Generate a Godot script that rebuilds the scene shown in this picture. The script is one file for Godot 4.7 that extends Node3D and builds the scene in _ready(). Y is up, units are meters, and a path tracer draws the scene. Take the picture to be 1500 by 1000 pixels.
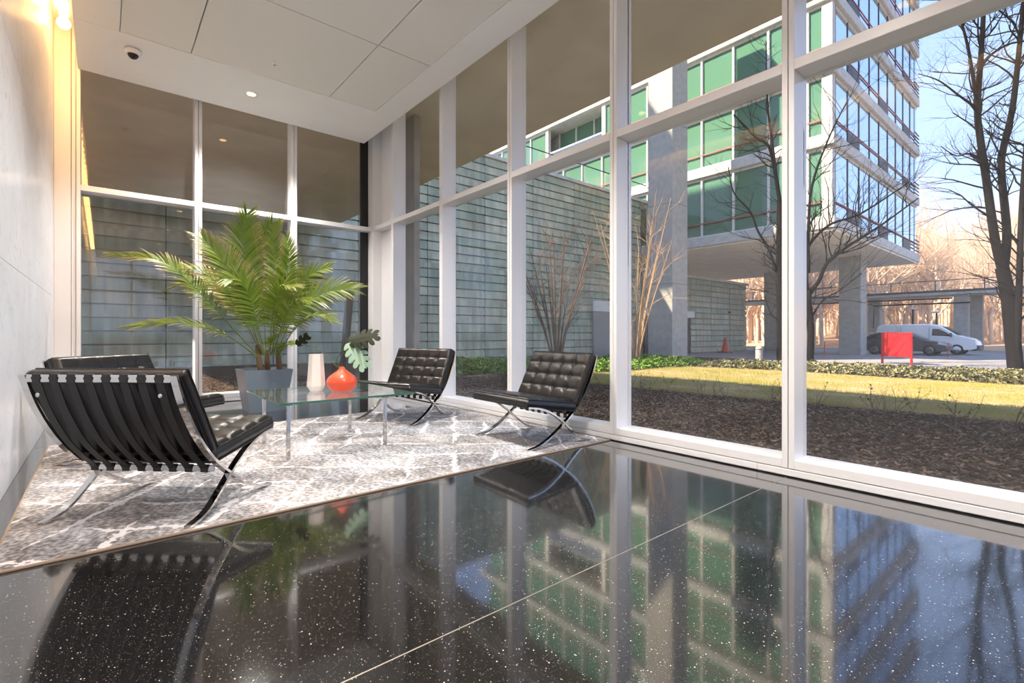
extends Node3D
# World: x runs along the end wall, -z runs down the lobby ("D" below is depth = -z), y up, metres.
const EYE := 0.955
const CS := 0.7666
const SN := 0.6421
var M := {}
var cache := {}
var used := {}
var rng := RandomNumberGenerator.new()

func V(x: float, y: float, d: float) -> Vector3:
	return Vector3(x, y, -d)

# photo pixel + distance along the view axis -> point
func U(px: float, py: float, d: float) -> Vector3:
	var u := (px - 750.0) / 714.0
	return V(d * (u * CS + SN), EYE - (py - 490.0) * d / 714.0, d * (CS - u * SN))

# ------------------------------------------------------------------ camera, sky and sun come first
const DOWN := 11.6
const SLOT := 0.12

func _ready() -> void:
	var cam := Camera3D.new()
	cam.name = "camera"
	cam.projection = Camera3D.PROJECTION_FRUSTUM
	cam.near = 0.05
	cam.far = 600.0
	cam.size = 1000.0 / 714.0 * 0.05
	cam.frustum_offset = Vector2(0, -10.0 / 714.0 * 0.05)
	add_child(cam)
	cam.position = Vector3(0, EYE, 0)
	cam.rotation.y = -atan2(SN, CS)
	cam.current = true

	var sky := ProceduralSkyMaterial.new()
	sky.sky_top_color = Color(0.52, 0.635, 0.84)
	sky.sky_horizon_color = Color(0.74, 0.815, 0.93)
	sky.sky_curve = 0.25
	sky.ground_bottom_color = Color(0.30, 0.27, 0.23)
	sky.ground_horizon_color = Color(0.55, 0.52, 0.48)
	sky.sky_energy_multiplier = 1.0
	sky.sun_angle_max = 4.0
	var env := Environment.new()
	env.background_mode = Environment.BG_SKY
	env.sky = Sky.new()
	env.sky.sky_material = sky
	env.background_energy_multiplier = 1.34
	env.tonemap_mode = Environment.TONE_MAPPER_LINEAR
	env.tonemap_exposure = 1.6
	env.sdfgi_enabled = true
	env.ssao_enabled = true
	env.ssil_enabled = true
	var we := WorldEnvironment.new()
	we.name = "environment"
	we.environment = env
	add_child(we)

	var sun := DirectionalLight3D.new()
	sun.name = "sun"
	sun.light_color = Color(1.0, 0.93, 0.82)
	sun.light_energy = 2.9
	sun.light_angular_distance = 0.6
	sun.shadow_enabled = true
	add_child(sun)
	sun.look_at_from_position(Vector3(-0.66, 0.62, -0.39) * 10.0, Vector3.ZERO)

	make_materials()
	build_floor()
	build_marble()
	build_ceiling()
	build_side_glazing()
	build_end_glazing()
	build_rear()
	build_roof()
	build_ground()
	build_office()
	build_plank_wall()
	build_bridge()
	build_lamps()
	build_rug()
	build_chairs()
	build_table()
	build_palm()
	build_vases()
	build_vehicles()
	build_trees()
	build_small_things()
	build_ceiling_fittings()

# ------------------------------------------------------------------ mesh builder
class MB:
	var v := PackedVector3Array()
	var n := PackedVector3Array()
	var c := PackedColorArray()
	var uv := PackedVector2Array()
	var idx := PackedInt32Array()
	var col := Color.WHITE

	func vert(p: Vector3, nn: Vector3, t := Vector2.ZERO) -> int:
		v.append(p); n.append(nn); c.append(col); uv.append(t)
		return v.size() - 1

	func tri(a: Vector3, b: Vector3, d: Vector3) -> void:
		var nn := (b - a).cross(d - a).normalized()
		var i := vert(a, nn)
		vert(b, nn); vert(d, nn)
		idx.append_array([i, i + 2, i + 1])

	func quad(a: Vector3, b: Vector3, d: Vector3, e: Vector3) -> void:
		var nn := (d - a).cross(e - b).normalized()
		var i := vert(a, nn, Vector2(0, 0))
		vert(b, nn, Vector2(1, 0)); vert(d, nn, Vector2(1, 1)); vert(e, nn, Vector2(0, 1))
		idx.append_array([i, i + 2, i + 1, i, i + 3, i + 2])

	func face(p: Array, away: Vector3) -> void:
		var mid := Vector3.ZERO
		for q in p: mid += q
		mid /= p.size()
		var nn: Vector3 = (p[1] - p[0]).cross(p[2] - p[0])
		if nn.dot(mid - away) < 0: p.reverse()
		if p.size() == 3: tri(p[0], p[1], p[2])
		else: quad(p[0], p[1], p[2], p[3])

	func box(mid: Vector3, size: Vector3, turn := Basis()) -> void:
		var h := size / 2
		for a in 3:
			for s: float in [-1.0, 1.0]:
				var e := Vector3.ZERO; e[a] = h[a] * s
				var f := Vector3.ZERO; f[(a + 1) % 3] = h[(a + 1) % 3]
				var g := Vector3.ZERO; g[(a + 2) % 3] = h[(a + 2) % 3]
				face([mid + turn * (e - f - g), mid + turn * (e + f - g), mid + turn * (e + f + g), mid + turn * (e - f + g)], mid)

	func cbox(mid: Vector3, size: Vector3, b: float, turn := Basis()) -> void:
		var h := size / 2
		b = minf(b, minf(h.x, minf(h.y, h.z)) * 0.6)
		var q := func(a: int, s: Vector3) -> Vector3:
			var r := Vector3(s.x * (h.x - b), s.y * (h.y - b), s.z * (h.z - b))
			r[a] = s[a] * h[a]
			return mid + turn * r
		for a in 3:
			var o := (a + 1) % 3
			var w := (a + 2) % 3
			for s: float in [-1.0, 1.0]:
				var f := []
				for k in [[-1.0, -1.0], [1.0, -1.0], [1.0, 1.0], [-1.0, 1.0]]:
					var sg := Vector3.ZERO; sg[a] = s; sg[o] = k[0]; sg[w] = k[1]
					f.append(q.call(a, sg))
				face(f, mid)
			for s: float in [-1.0, 1.0]:
				for t in [-1.0, 1.0]:
					var s0 := Vector3.ZERO; s0[o] = s; s0[w] = t; s0[a] = -1
					var s1 := s0; s1[a] = 1
					face([q.call(o, s0), q.call(o, s1), q.call(w, s1), q.call(w, s0)], mid)
		for x in [-1.0, 1.0]:
			for y in [-1.0, 1.0]:
				for z in [-1.0, 1.0]:
					var sg := Vector3(x, y, z)
					face([q.call(0, sg), q.call(1, sg), q.call(2, sg)], mid)

	# round tube along points
	func tube(p: Array, r: Array, sides := 6, caps := true) -> void:
		var base := v.size()
		var up := Vector3.UP
		var side := Vector3.ZERO
		for i in p.size():
			var t: Vector3
			if i == 0: t = p[1] - p[0]
			elif i == p.size() - 1: t = p[i] - p[i - 1]
			else: t = p[i + 1] - p[i - 1]
			t = t.normalized()
			if i == 0:
				if absf(t.dot(up)) > 0.9: up = Vector3.RIGHT
				side = t.cross(up).normalized()
			else:
				side = (side - t * side.dot(t)).normalized()
			var w := t.cross(side)
			var rr: float = r[i] if r.size() > 1 else r[0]
			for k in sides:
				var a := TAU * k / sides
				var nn := side * cos(a) + w * sin(a)
				vert(p[i] + nn * rr, nn, Vector2(float(k) / sides, i))
		for i in p.size() - 1:
			for k in sides:
				var a := base + i * sides + k
				var b := base + i * sides + (k + 1) % sides
				idx.append_array([a, b + sides, b, a, a + sides, b + sides])
		if caps:
			for e in [0, p.size() - 1]:
				var t: Vector3 = ((p[0] - p[1]) if e == 0 else (p[e] - p[e - 1])).normalized()
				var m := vert(p[e], t)
				var ring := []
				for k in sides: ring.append(vert(v[base + e * sides + k], t))
				for k in sides:
					if e == 0: idx.append_array([m, ring[k], ring[(k + 1) % sides]])
					else: idx.append_array([m, ring[(k + 1) % sides], ring[k]])

	# profile of (radius, y), turned round the y axis
	func lathe(p: Array, seg := 24, at := Vector3.ZERO, turn := Basis()) -> void:
		var base := v.size()
		for i in p.size():
			var t: Vector2
			if i == 0: t = p[1] - p[0]
			elif i == p.size() - 1: t = p[i] - p[i - 1]
			else: t = p[i + 1] - p[i - 1]
			var nn := Vector2(t.y, -t.x).normalized()
			for k in seg + 1:
				var a := TAU * k / seg
				vert(at + turn * Vector3(cos(a) * p[i].x, p[i].y, sin(a) * p[i].x), turn * Vector3(cos(a) * nn.x, nn.y, sin(a) * nn.x), Vector2(float(k) / seg, float(i) / p.size()))
		for i in p.size() - 1:
			for k in seg:
				var a := base + i * (seg + 1) + k
				idx.append_array([a, a + 1, a + seg + 2, a, a + seg + 2, a + seg + 1])

	# flat bar swept along points that lie in the plane x = const; width along x, thickness across
	func bar(p: Array, x: float, width: float, thick: float) -> void:
		var q := []
		for i in p.size():
			var t: Vector3
			if i == 0: t = p[1] - p[0]
			elif i == p.size() - 1: t = p[i] - p[i - 1]
			else: t = p[i + 1] - p[i - 1]
			var w := t.normalized().cross(Vector3.RIGHT)
			q.append([p[i] + Vector3(x, 0, 0), w])
		var hw := Vector3(width / 2, 0, 0)
		for i in p.size() - 1:
			var a: Vector3 = q[i][0]; var b: Vector3 = q[i + 1][0]
			var wa: Vector3 = q[i][1]; var wb: Vector3 = q[i + 1][1]
			var ta := wa * thick / 2; var tb := wb * thick / 2
			for s: float in [-1.0, 1.0]:
				var k := vert(a - hw + ta * s, wa * s)
				vert(a + hw + ta * s, wa * s); vert(b + hw + tb * s, wb * s); vert(b - hw + tb * s, wb * s)
				if s > 0: idx.append_array([k, k + 1, k + 2, k, k + 2, k + 3])
				else: idx.append_array([k, k + 2, k + 1, k, k + 3, k + 2])
			quad(a + hw - ta, a + hw + ta, b + hw + tb, b + hw - tb)
			quad(a - hw + ta, a - hw - ta, b - hw - tb, b - hw + tb)
		var e: Vector3 = q[0][0]; var we: Vector3 = q[0][1] * thick / 2
		quad(e - hw - we, e + hw - we, e + hw + we, e - hw + we)
		e = q[-1][0]; we = q[-1][1] * thick / 2
		quad(e - hw + we, e + hw + we, e + hw - we, e - hw - we)

	# closed outline (x, y) swept between z0 and z1, with the outline drawn in by `inset` over `bevel` at both ends
	func slab(p: PackedVector2Array, z0: float, z1: float, bevel := 0.0, inset := 0.0) -> void:
		if Geometry2D.is_polygon_clockwise(p): p.reverse()
		var mid := Vector2.ZERO
		for q in p: mid += q
		mid /= p.size()
		var cut := PackedVector2Array()
		for q in p: cut.append(q + (mid - q).normalized() * inset)
		var layers := [[z0, cut], [z0 + bevel, p], [z1 - bevel, p], [z1, cut]] if bevel > 0 else [[z0, p], [z1, p]]
		for l in layers.size() - 1:
			for i in p.size():
				var j := (i + 1) % p.size()
				var a: Vector2 = layers[l][1][i]; var b: Vector2 = layers[l][1][j]
				var d: Vector2 = layers[l + 1][1][j]; var e: Vector2 = layers[l + 1][1][i]
				quad(Vector3(a.x, a.y, layers[l][0]), Vector3(b.x, b.y, layers[l][0]), Vector3(d.x, d.y, layers[l + 1][0]), Vector3(e.x, e.y, layers[l + 1][0]))
		var t := Geometry2D.triangulate_polygon(cut if bevel > 0 else p)
		for l in [0, layers.size() - 1]:
			for k in t.size() / 3:
				var w := []
				for o in 3:
					var q: Vector2 = layers[l][1][t[k * 3 + o]]
					w.append(Vector3(q.x, q.y, layers[l][0]))
				face(w, Vector3(mid.x, mid.y, (z0 + z1) / 2))

	func done() -> ArrayMesh:
		var a := []
		a.resize(Mesh.ARRAY_MAX)
		a[Mesh.ARRAY_VERTEX] = v; a[Mesh.ARRAY_NORMAL] = n; a[Mesh.ARRAY_COLOR] = c; a[Mesh.ARRAY_TEX_UV] = uv; a[Mesh.ARRAY_INDEX] = idx
		var m := ArrayMesh.new()
		m.add_surface_from_arrays(Mesh.PRIMITIVE_TRIANGLES, a)
		return m

# ------------------------------------------------------------------ nodes
func numbered(called: String) -> String:
	var k: int = used.get(called, 0)
	used[called] = k + 1
	return called if k == 0 else "%s_%03d" % [called, k]

func tag(o: Node3D, label: String, category: String, group := "", kind := "") -> void:
	o.set_meta("label", label)
	o.set_meta("category", category)
	if group: o.set_meta("group", group)
	if kind: o.set_meta("kind", kind)

func thing(called: String, label: String, category: String, at := Vector3.ZERO, turn := 0.0, group := "", kind := "") -> Node3D:
	var o := Node3D.new()
	o.name = numbered(called)
	add_child(o)
	o.position = at
	o.rotation.y = turn
	tag(o, label, category, group, kind)
	return o

func setting(called: String, label: String, category: String) -> Node3D:
	return thing(called, label, category, Vector3.ZERO, 0.0, "", "structure")

func put(mesh: Mesh, called: String, mat: Material, parent: Node, at := Vector3.ZERO) -> MeshInstance3D:
	var o := MeshInstance3D.new()
	o.mesh = mesh
	o.material_override = mat
	if parent == self:
		o.name = numbered(called)
		add_child(o)
	else:
		o.name = called
		parent.add_child(o, true)
	o.position = at
	return o

# a chamfered box as one part; equal sizes share a mesh
func bx(called: String, mat: Material, parent: Node, mid: Vector3, size: Vector3, bevel := 0.004) -> MeshInstance3D:
	var key := "%.4f %.4f %.4f %.4f" % [size.x, size.y, size.z, bevel]
	if not cache.has(key):
		var m := MB.new()
		if bevel > 0: m.cbox(Vector3.ZERO, size, bevel)
		else: m.box(Vector3.ZERO, size)
		cache[key] = m.done()
	return put(cache[key], called, mat, parent, mid)

# box between two corners given as x, y, depth
func bb(called: String, mat: Material, parent: Node, x0: float, x1: float, y0: float, y1: float, d0: float, d1: float, bevel := 0.004) -> MeshInstance3D:
	return bx(called, mat, parent, V((x0 + x1) / 2, (y0 + y1) / 2, (d0 + d1) / 2), Vector3(absf(x1 - x0), absf(y1 - y0), absf(d1 - d0)), bevel)

func copy_of(o: Node3D, at: Vector3, turn: float, label := "") -> Node3D:
	var r: Node3D = o.duplicate()
	r.name = numbered(String(o.name))
	add_child(r)
	r.position = at
	r.rotation.y = turn
	if label: r.set_meta("label", label)
	return r

# ------------------------------------------------------------------ materials
func mat(called: String, color: Color, rough := 0.6, metal := 0.0, spec := 0.5) -> StandardMaterial3D:
	var m := StandardMaterial3D.new()
	m.resource_name = called
	m.albedo_color = color
	m.roughness = rough
	m.metallic = metal
	m.metallic_specular = spec
	M[called] = m
	return m

func noise_tex(freq: float, ramp: Array, seed_ := 1, size := 512, octaves := 4, kind := FastNoiseLite.TYPE_SIMPLEX_SMOOTH) -> NoiseTexture2D:
	var f := FastNoiseLite.new()
	f.noise_type = kind
	f.seed = seed_
	f.frequency = freq
	f.fractal_octaves = octaves
	var t := NoiseTexture2D.new()
	t.width = size; t.height = size
	t.seamless = true
	t.noise = f
	if ramp:
		var g := Gradient.new()
		g.offsets = PackedFloat32Array(ramp.map(func(e): return e[0]))
		g.colors = PackedColorArray(ramp.map(func(e): return e[1]))
		t.color_ramp = g
	return t

func tri_mat(m: StandardMaterial3D, tex: Texture2D, tile: float, bump: Texture2D = null, relief := 0.0) -> StandardMaterial3D:
	m.uv1_triplanar = true
	m.uv1_world_triplanar = true
	m.uv1_scale = Vector3.ONE / tile
	m.albedo_texture = tex
	if bump:
		m.heightmap_enabled = true
		m.heightmap_texture = bump
		m.heightmap_scale = relief
	return m

func terrazzo_image() -> ImageTexture:
	var s := 1536
	var im := Image.create(s, s, false, Image.FORMAT_RGB8)
	im.fill(Color(0.105, 0.103, 0.106))
	var r := RandomNumberGenerator.new()
	r.seed = 11
	for k in 60000:
		var g := r.randf_range(0.06, 0.17)
		im.fill_rect(Rect2i(r.randi() % s, r.randi() % s, 1 + r.randi() % 4, 1 + r.randi() % 4), Color(g, g * 0.98, g))
	for k in 9000:
		var g := r.randf_range(0.32, 0.6)
		im.fill_rect(Rect2i(r.randi() % s, r.randi() % s, 1 + r.randi() % 2, 1 + r.randi() % 2), Color(g, g, g * 0.98))
	for k in 16000:
		var g := r.randf_range(0.5, 0.9)
		im.set_pixel(r.randi() % s, r.randi() % s, Color(g, g, g * 0.97))
	for k in 4200:
		var g := r.randf_range(0.65, 0.95)
		im.fill_rect(Rect2i(r.randi() % s, r.randi() % s, 1 + r.randi() % 3, 1 + r.randi() % 3), Color(g, g * 0.98, g * 0.94))
	return ImageTexture.create_from_image(im)

func marble_image() -> ImageTexture:
	var s := 640
	var im := Image.create(s, s, false, Image.FORMAT_RGB8)
	var a := FastNoiseLite.new(); a.seed = 4; a.frequency = 0.006; a.fractal_octaves = 4
	var b := FastNoiseLite.new(); b.seed = 9; b.frequency = 0.02; b.fractal_octaves = 3
	for y in s:
		for x in s:
			var w := a.get_noise_2d(x, y)
			var t: float = absf(sin((x * 0.7 - y * 0.45) * 0.035 + w * 7.0))
			var vein := pow(1.0 - t, 9.0) * (0.35 + 0.65 * (b.get_noise_2d(x * 0.6, y * 0.6) * 0.5 + 0.5))
			var cloud := b.get_noise_2d(x * 0.4, y * 0.4)
			var g := 0.93 - vein * 0.13 + cloud * 0.035
			im.set_pixel(x, y, Color(g, g, g * 1.006))
	return ImageTexture.create_from_image(im)

func rug_image() -> ImageTexture:
	var w := 1290
	var h := 966     # 3 mm a pixel
	var im := Image.create(w, h, false, Image.FORMAT_RGB8)
	var a := FastNoiseLite.new(); a.seed = 21; a.frequency = 0.005; a.fractal_octaves = 4
	var b := FastNoiseLite.new(); b.seed = 5; b.frequency = 0.09; b.fractal_octaves = 3
	var c := FastNoiseLite.new(); c.seed = 77; c.frequency = 0.02; c.fractal_octaves = 3
	var e := FastNoiseLite.new(); e.seed = 31; e.frequency = 0.005; e.fractal_octaves = 2
	# two families of brushed white lines that cross on the diagonal of the rug
	var n1 := Vector2(0.83, 0.55)
	var t1 := Vector2(-0.55, 0.83)
	var n2 := Vector2(0.62, -0.78)
	var t2 := Vector2(0.78, 0.62)
	for y in h:
		for x in w:
			var p := Vector2(x, y) * 0.003
			var g := 0.62 + a.get_noise_2d(x, y) * 0.20 + b.get_noise_2d(x, y) * 0.30 + c.get_noise_2d(x * 2.0, y * 0.7) * 0.13
			var wob := e.get_noise_2d(x, y) * 0.05 + c.get_noise_2d(x, y) * 0.012
			var u1 := (p.dot(n1) + wob) / 0.31
			var u2 := (p.dot(n2) + wob) / 0.36
			var k1 := roundf(u1); var k2 := roundf(u2)
			var f1 := absf(u1 - k1) * 0.31
			var f2 := absf(u2 - k2) * 0.36
			var h1 := a.get_noise_2d(p.dot(t1) * 260 + 977 * k1, 511 * k1)
			var h2 := a.get_noise_2d(p.dot(t2) * 260 + 733 * k2, 389 * k2 + 4000)
			var w1 := 0.030 * clampf(h1 * 2.2 + 0.50, 0.0, 1.0)
			var w2 := 0.026 * clampf(h2 * 2.2 + 0.48, 0.0, 1.0)
			var rag := 0.65 + 1.0 * b.get_noise_2d(x * 0.55, y * 0.55) + 0.6 * c.get_noise_2d(x * 2.5, y * 2.5)
			if f1 < w1 * rag or f2 < w2 * rag: g = lerpf(g, 0.97, 0.85)
			g = clampf(g, 0.30, 0.97)
			var warm := a.get_noise_2d(x * 0.8 + 900, y * 0.8)
			im.set_pixel(x, y, Color(g * (0.985 + 0.03 * warm), g * 0.985, g * (1.0 - 0.04 * warm)))
	return ImageTexture.create_from_image(im)

func plank_image() -> ImageTexture:
	# pale glass boards with faint upright runs of stain
	var s := 512
	var im := Image.create(s, s, false, Image.FORMAT_RGB8)
	var a := FastNoiseLite.new(); a.seed = 14; a.frequency = 0.01; a.fractal_octaves = 4
	for y in s:
		for x in s:
			var g := 0.80 + 0.16 * a.get_noise_2d(x * 2.2, y * 0.35) + 0.10 * a.get_noise_2d(x * 0.5 + 300, y * 0.5)
			var tint := a.get_noise_2d(x * 0.4, y * 0.4 + 700)
			im.set_pixel(x, y, Color(g * (0.97 + 0.06 * tint), g, g * (0.96 - 0.03 * tint)))
	return ImageTexture.create_from_image(im)

func make_materials() -> void:
	var white := mat("white_metal", Color(0.93, 0.93, 0.935), 0.32)
	white.clearcoat_enabled = true; white.clearcoat = 0.3; white.clearcoat_roughness = 0.2
	mat("black_steel", Color(0.09, 0.09, 0.09), 0.45)
	mat("plaster", Color(0.965, 0.96, 0.955), 0.9, 0.0, 0.3)
	mat("ceiling_board", Color(0.935, 0.925, 0.905), 0.9, 0.0, 0.3)
	var fl := mat("terrazzo", Color.WHITE, 0.10, 0.0, 0.5)
	tri_mat(fl, terrazzo_image(), 1.9)
	fl.clearcoat_enabled = true; fl.clearcoat = 1.0; fl.clearcoat_roughness = 0.05
	mat("zinc_strip", Color(0.62, 0.60, 0.56), 0.4, 0.6)
	var mb := mat("marble", Color(0.965, 0.98, 1.0), 0.28)
	tri_mat(mb, marble_image(), 2.6)
	var rug := mat("rug", Color.WHITE, 0.95, 0.0, 0.2)
	rug.albedo_texture = rug_image()
	rug.rim_enabled = true; rug.rim = 0.3
	mat("rug_binding", Color(0.62, 0.56, 0.50), 0.95, 0.0, 0.2)
	var g := mat("clear_glass", Color(1, 1, 1, 0.02), 0.0)
	g.transparency = BaseMaterial3D.TRANSPARENCY_ALPHA
	var sg := mat("side_glass", Color(1, 1, 1, 0.015), 0.0, 0.0, 0.30)
	sg.transparency = BaseMaterial3D.TRANSPARENCY_ALPHA
	mat("glass_edge", Color(0.22, 0.42, 0.36), 0.1)
	mat("chrome", Color(0.80, 0.79, 0.78), 0.07, 1.0)
	var le := mat("black_leather", Color(0.085, 0.08, 0.085), 0.31, 0.0, 0.5)
	tri_mat(le, null, 0.25, noise_tex(0.05, [], 8, 256, 3), 0.04)
	le.uv1_world_triplanar = false
	mat("saddle_leather", Color(0.11, 0.105, 0.10), 0.5)
	mat("orange_glaze", Color(0.90, 0.27, 0.02), 0.06)
	M.orange_glaze.clearcoat_enabled = true; M.orange_glaze.clearcoat = 1.0
	mat("ivory_ceramic", Color(0.92, 0.90, 0.87), 0.25)
	mat("zinc_planter", Color(0.49, 0.55, 0.60), 0.42, 0.1)
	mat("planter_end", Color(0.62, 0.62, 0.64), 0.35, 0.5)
	mat("soil", Color(0.30, 0.22, 0.17), 1.0)
	var leaf := mat("palm_leaf", Color.WHITE, 0.42)
	leaf.vertex_color_use_as_albedo = true
	leaf.backlight_enabled = true; leaf.backlight = Color(0.32, 0.38, 0.16)
	var stem := mat("palm_stem", Color.WHITE, 0.7)
	stem.vertex_color_use_as_albedo = true
	mat("monstera_dark", Color(0.13, 0.15, 0.08), 0.65, 0.0, 0.3)
	mat("monstera_pale", Color(0.62, 0.74, 0.63), 0.4)
	M.monstera_pale.vertex_color_use_as_albedo = true
	mat("plant_stem", Color(0.30, 0.33, 0.16), 0.6)
	for e in [["lamp_glow", Color(1.0, 0.78, 0.48), 9.0], ["downlight_glow", Color(1.0, 0.76, 0.46), 7.0]]:
		var l := mat(e[0], Color(1, 1, 1), 0.5)
		l.emission_enabled = true; l.emission = e[1]; l.emission_energy_multiplier = e[2]
	# outdoors
	var conc_ramp := [[0.0, Color(0.88, 0.875, 0.86)], [0.5, Color(0.95, 0.945, 0.935)], [1.0, Color(1, 1, 1)]]
	var conc_tex := noise_tex(0.012, conc_ramp, 3, 512, 5)
	tri_mat(mat("concrete", Color(0.70, 0.69, 0.665), 0.85, 0.0, 0.3), conc_tex, 3.0)
	var smooth_ramp := [[0.0, Color(0.93, 0.93, 0.925)], [1.0, Color(1, 1, 1)]]
	tri_mat(mat("soffit_concrete", Color(0.93, 0.89, 0.82), 0.85, 0.0, 0.3), noise_tex(0.008, smooth_ramp, 41, 512, 5), 6.0)
	tri_mat(mat("pale_concrete", Color(0.82, 0.81, 0.79), 0.85, 0.0, 0.3), conc_tex, 3.0)
	mat("window_frame", Color(0.86, 0.84, 0.80), 0.5)
	mat("rail_red", Color(0.62, 0.30, 0.24), 0.5)
	mat("green_pane", Color(0.33, 0.49, 0.40), 0.05)
	mat("blue_pane", Color(0.80, 0.88, 0.96), 0.03, 0.95)
	for k in 4:
		var p := mat("plank_%d" % k, [Color(0.76, 0.77, 0.69), Color(0.83, 0.82, 0.74), Color(0.71, 0.75, 0.68), Color(0.86, 0.84, 0.76)][k], 0.38, 0.0, 0.4)
		tri_mat(p, M.plank_0.albedo_texture if k else plank_image(), 4.0)
	var mulch_ramp := [[0.0, Color(0.16, 0.115, 0.09)], [0.5, Color(0.29, 0.22, 0.175)], [1.0, Color(0.45, 0.365, 0.30)]]
	tri_mat(mat("mulch", Color.WHITE, 1.0, 0.0, 0.2), noise_tex(0.08, mulch_ramp, 6, 512, 4), 1.6)
	var chip := mat("mulch_chip", Color.WHITE, 0.95, 0.0, 0.2)
	chip.vertex_color_use_as_albedo = true
	var lawn_ramp := [[0.0, Color(0.46, 0.42, 0.22)], [0.4, Color(0.60, 0.54, 0.32)], [0.65, Color(0.70, 0.62, 0.44)], [1.0, Color(0.78, 0.70, 0.54)]]
	tri_mat(mat("lawn", Color.WHITE, 1.0, 0.0, 0.2), noise_tex(0.02, lawn_ramp, 12, 512, 5), 5.0)
	var blade := mat("grass_blade", Color.WHITE, 0.8, 0.0, 0.3)
	blade.vertex_color_use_as_albedo = true
	blade.backlight_enabled = true; blade.backlight = Color(0.3, 0.3, 0.15)
	tri_mat(mat("asphalt", Color.WHITE, 0.9, 0.0, 0.3), noise_tex(0.03, [[0.0, Color(0.53, 0.515, 0.51)], [1.0, Color(0.64, 0.62, 0.61)]], 17, 512, 5), 4.0)
	tri_mat(mat("leaf_litter", Color.WHITE, 1.0, 0.0, 0.2), noise_tex(0.05, [[0.0, Color(0.60, 0.49, 0.39)], [1.0, Color(0.90, 0.77, 0.65)]], 23, 512, 5), 6.0)
	mat("dark_bark", Color(0.095, 0.088, 0.095), 0.95, 0.0, 0.2)
	mat("twig_bark", Color(0.42, 0.34, 0.30), 0.95, 0.0, 0.2)
	mat("tan_bark", Color(0.66, 0.54, 0.42), 0.95, 0.0, 0.2)
	var fb := mat("forest_bark", Color.WHITE, 0.95, 0.0, 0.2)
	fb.vertex_color_use_as_albedo = true
	mat("sign_red", Color(0.78, 0.10, 0.14), 0.5)
	mat("cone_red", Color(0.86, 0.22, 0.13), 0.5)
	mat("van_white", Color(0.96, 0.965, 0.96), 0.25)
	mat("car_blue", Color(0.10, 0.13, 0.19), 0.2)
	M.car_blue.clearcoat_enabled = true
	mat("tyre", Color(0.07, 0.07, 0.07), 0.85)
	mat("wheel_metal", Color(0.62, 0.62, 0.63), 0.35, 0.7)
	mat("tinted_glass", Color(0.07, 0.08, 0.09), 0.04)
	mat("grey_trim", Color(0.30, 0.31, 0.32), 0.6)
	mat("head_light_cover", Color(0.82, 0.84, 0.86), 0.1)
	mat("tail_light_cover", Color(0.55, 0.05, 0.05), 0.2)
	mat("sign_white", Color(0.88, 0.87, 0.85), 0.6)
	mat("door_grey", Color(0.60, 0.59, 0.57), 0.6)
	mat("door_dark", Color(0.13, 0.11, 0.13), 0.4)

# ------------------------------------------------------------------ the room
const XF := 3.52      # inner face of the side glazing frames
const XG := 3.69      # its glass
const DF := 7.95      # inner face of the end wall frames
const DG := 8.12      # its glass
const CEIL := 4.12
const TOP := 4.71
const REAR := -10.0

func build_floor() -> void:
	var o := setting("floor", "polished black terrazzo floor with white chips and thin metal joints", "floor")
	var cuts := []
	var d := 1.325 - 1.46 * 3 * 3
	while d < DF - 0.5:
		cuts.append(d)
		d += 1.46 * 3
	var edges := [REAR] + cuts.filter(func(e): return e > REAR) + [DG]
	for i in edges.size() - 1:
		bb("terrazzo_slab", M.terrazzo, o, -0.75, XG, -0.25, 0.0, edges[i] + 0.002, edges[i + 1] - 0.002, 0.0)
		if i > 0: bb("joint_strip", M.zinc_strip, o, -0.455, XF, -0.02, 0.0004, edges[i] - 0.0025, edges[i] + 0.0025, 0.0)

func build_marble() -> void:
	var o := setting("wall_left", "honed white marble wall with faint grey veins", "wall")
	bb("backing", M.plaster, o, -0.75, -0.478, 0.0, TOP, REAR, DG, 0.0)
	var ys := [0.0, 1.4, 2.8, 4.2, TOP]
	var n := 6
	for r in 4:
		for k in n:
			var d0 := REAR + (DF - REAR) * k / n
			var d1 := REAR + (DF - REAR) * (k + 1) / n
			bb("marble_panel", M.marble, o, -0.475, -0.455, ys[r] + 0.0012, ys[r + 1] - 0.0012, d0 + 0.0012, d1 - 0.0012, 0.0015)

func build_ceiling() -> void:
	var o := setting("ceiling", "flat white suspended ceiling with thin panel joints and open edges", "ceiling")
	var x0 := -0.238
	var x1 := 3.31
	var de := 7.77
	var t := 0.05
	bb("ceiling_border", M.plaster, o, x0, x1, CEIL, CEIL + t, 6.54, de, 0.003)
	bb("ceiling_border", M.plaster, o, x0, 0.127, CEIL, CEIL + t, REAR, 6.54, 0.003)
	bb("ceiling_border", M.plaster, o, 2.955, x1, CEIL, CEIL + t, REAR, 6.54, 0.003)
	var xs := [0.127, 0.756, 2.31, 2.955]
	var row := 6.54
	while row > REAR + 0.1:
		var nx := maxf(row - 1.505, REAR)
		for k in 3:
			bb("ceiling_panel", M.ceiling_board, o, xs[k] + 0.006, xs[k + 1] - 0.006, CEIL + 0.004, CEIL + t, nx + 0.006, row - 0.006, 0.002)
		row = nx
	# the closed box above the boards, up to the structural slab
	bb("bulkhead", M.plaster, o, x0, x1, CEIL + t, TOP, REAR, de, 0.0)

func frame_box(called: String, parent: Node, x0: float, x1: float, y0: float, y1: float, d0: float, d1: float) -> void:
	bb(called, M.white_metal, parent, x0, x1, y0, y1, d0, d1, 0.003)

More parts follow.
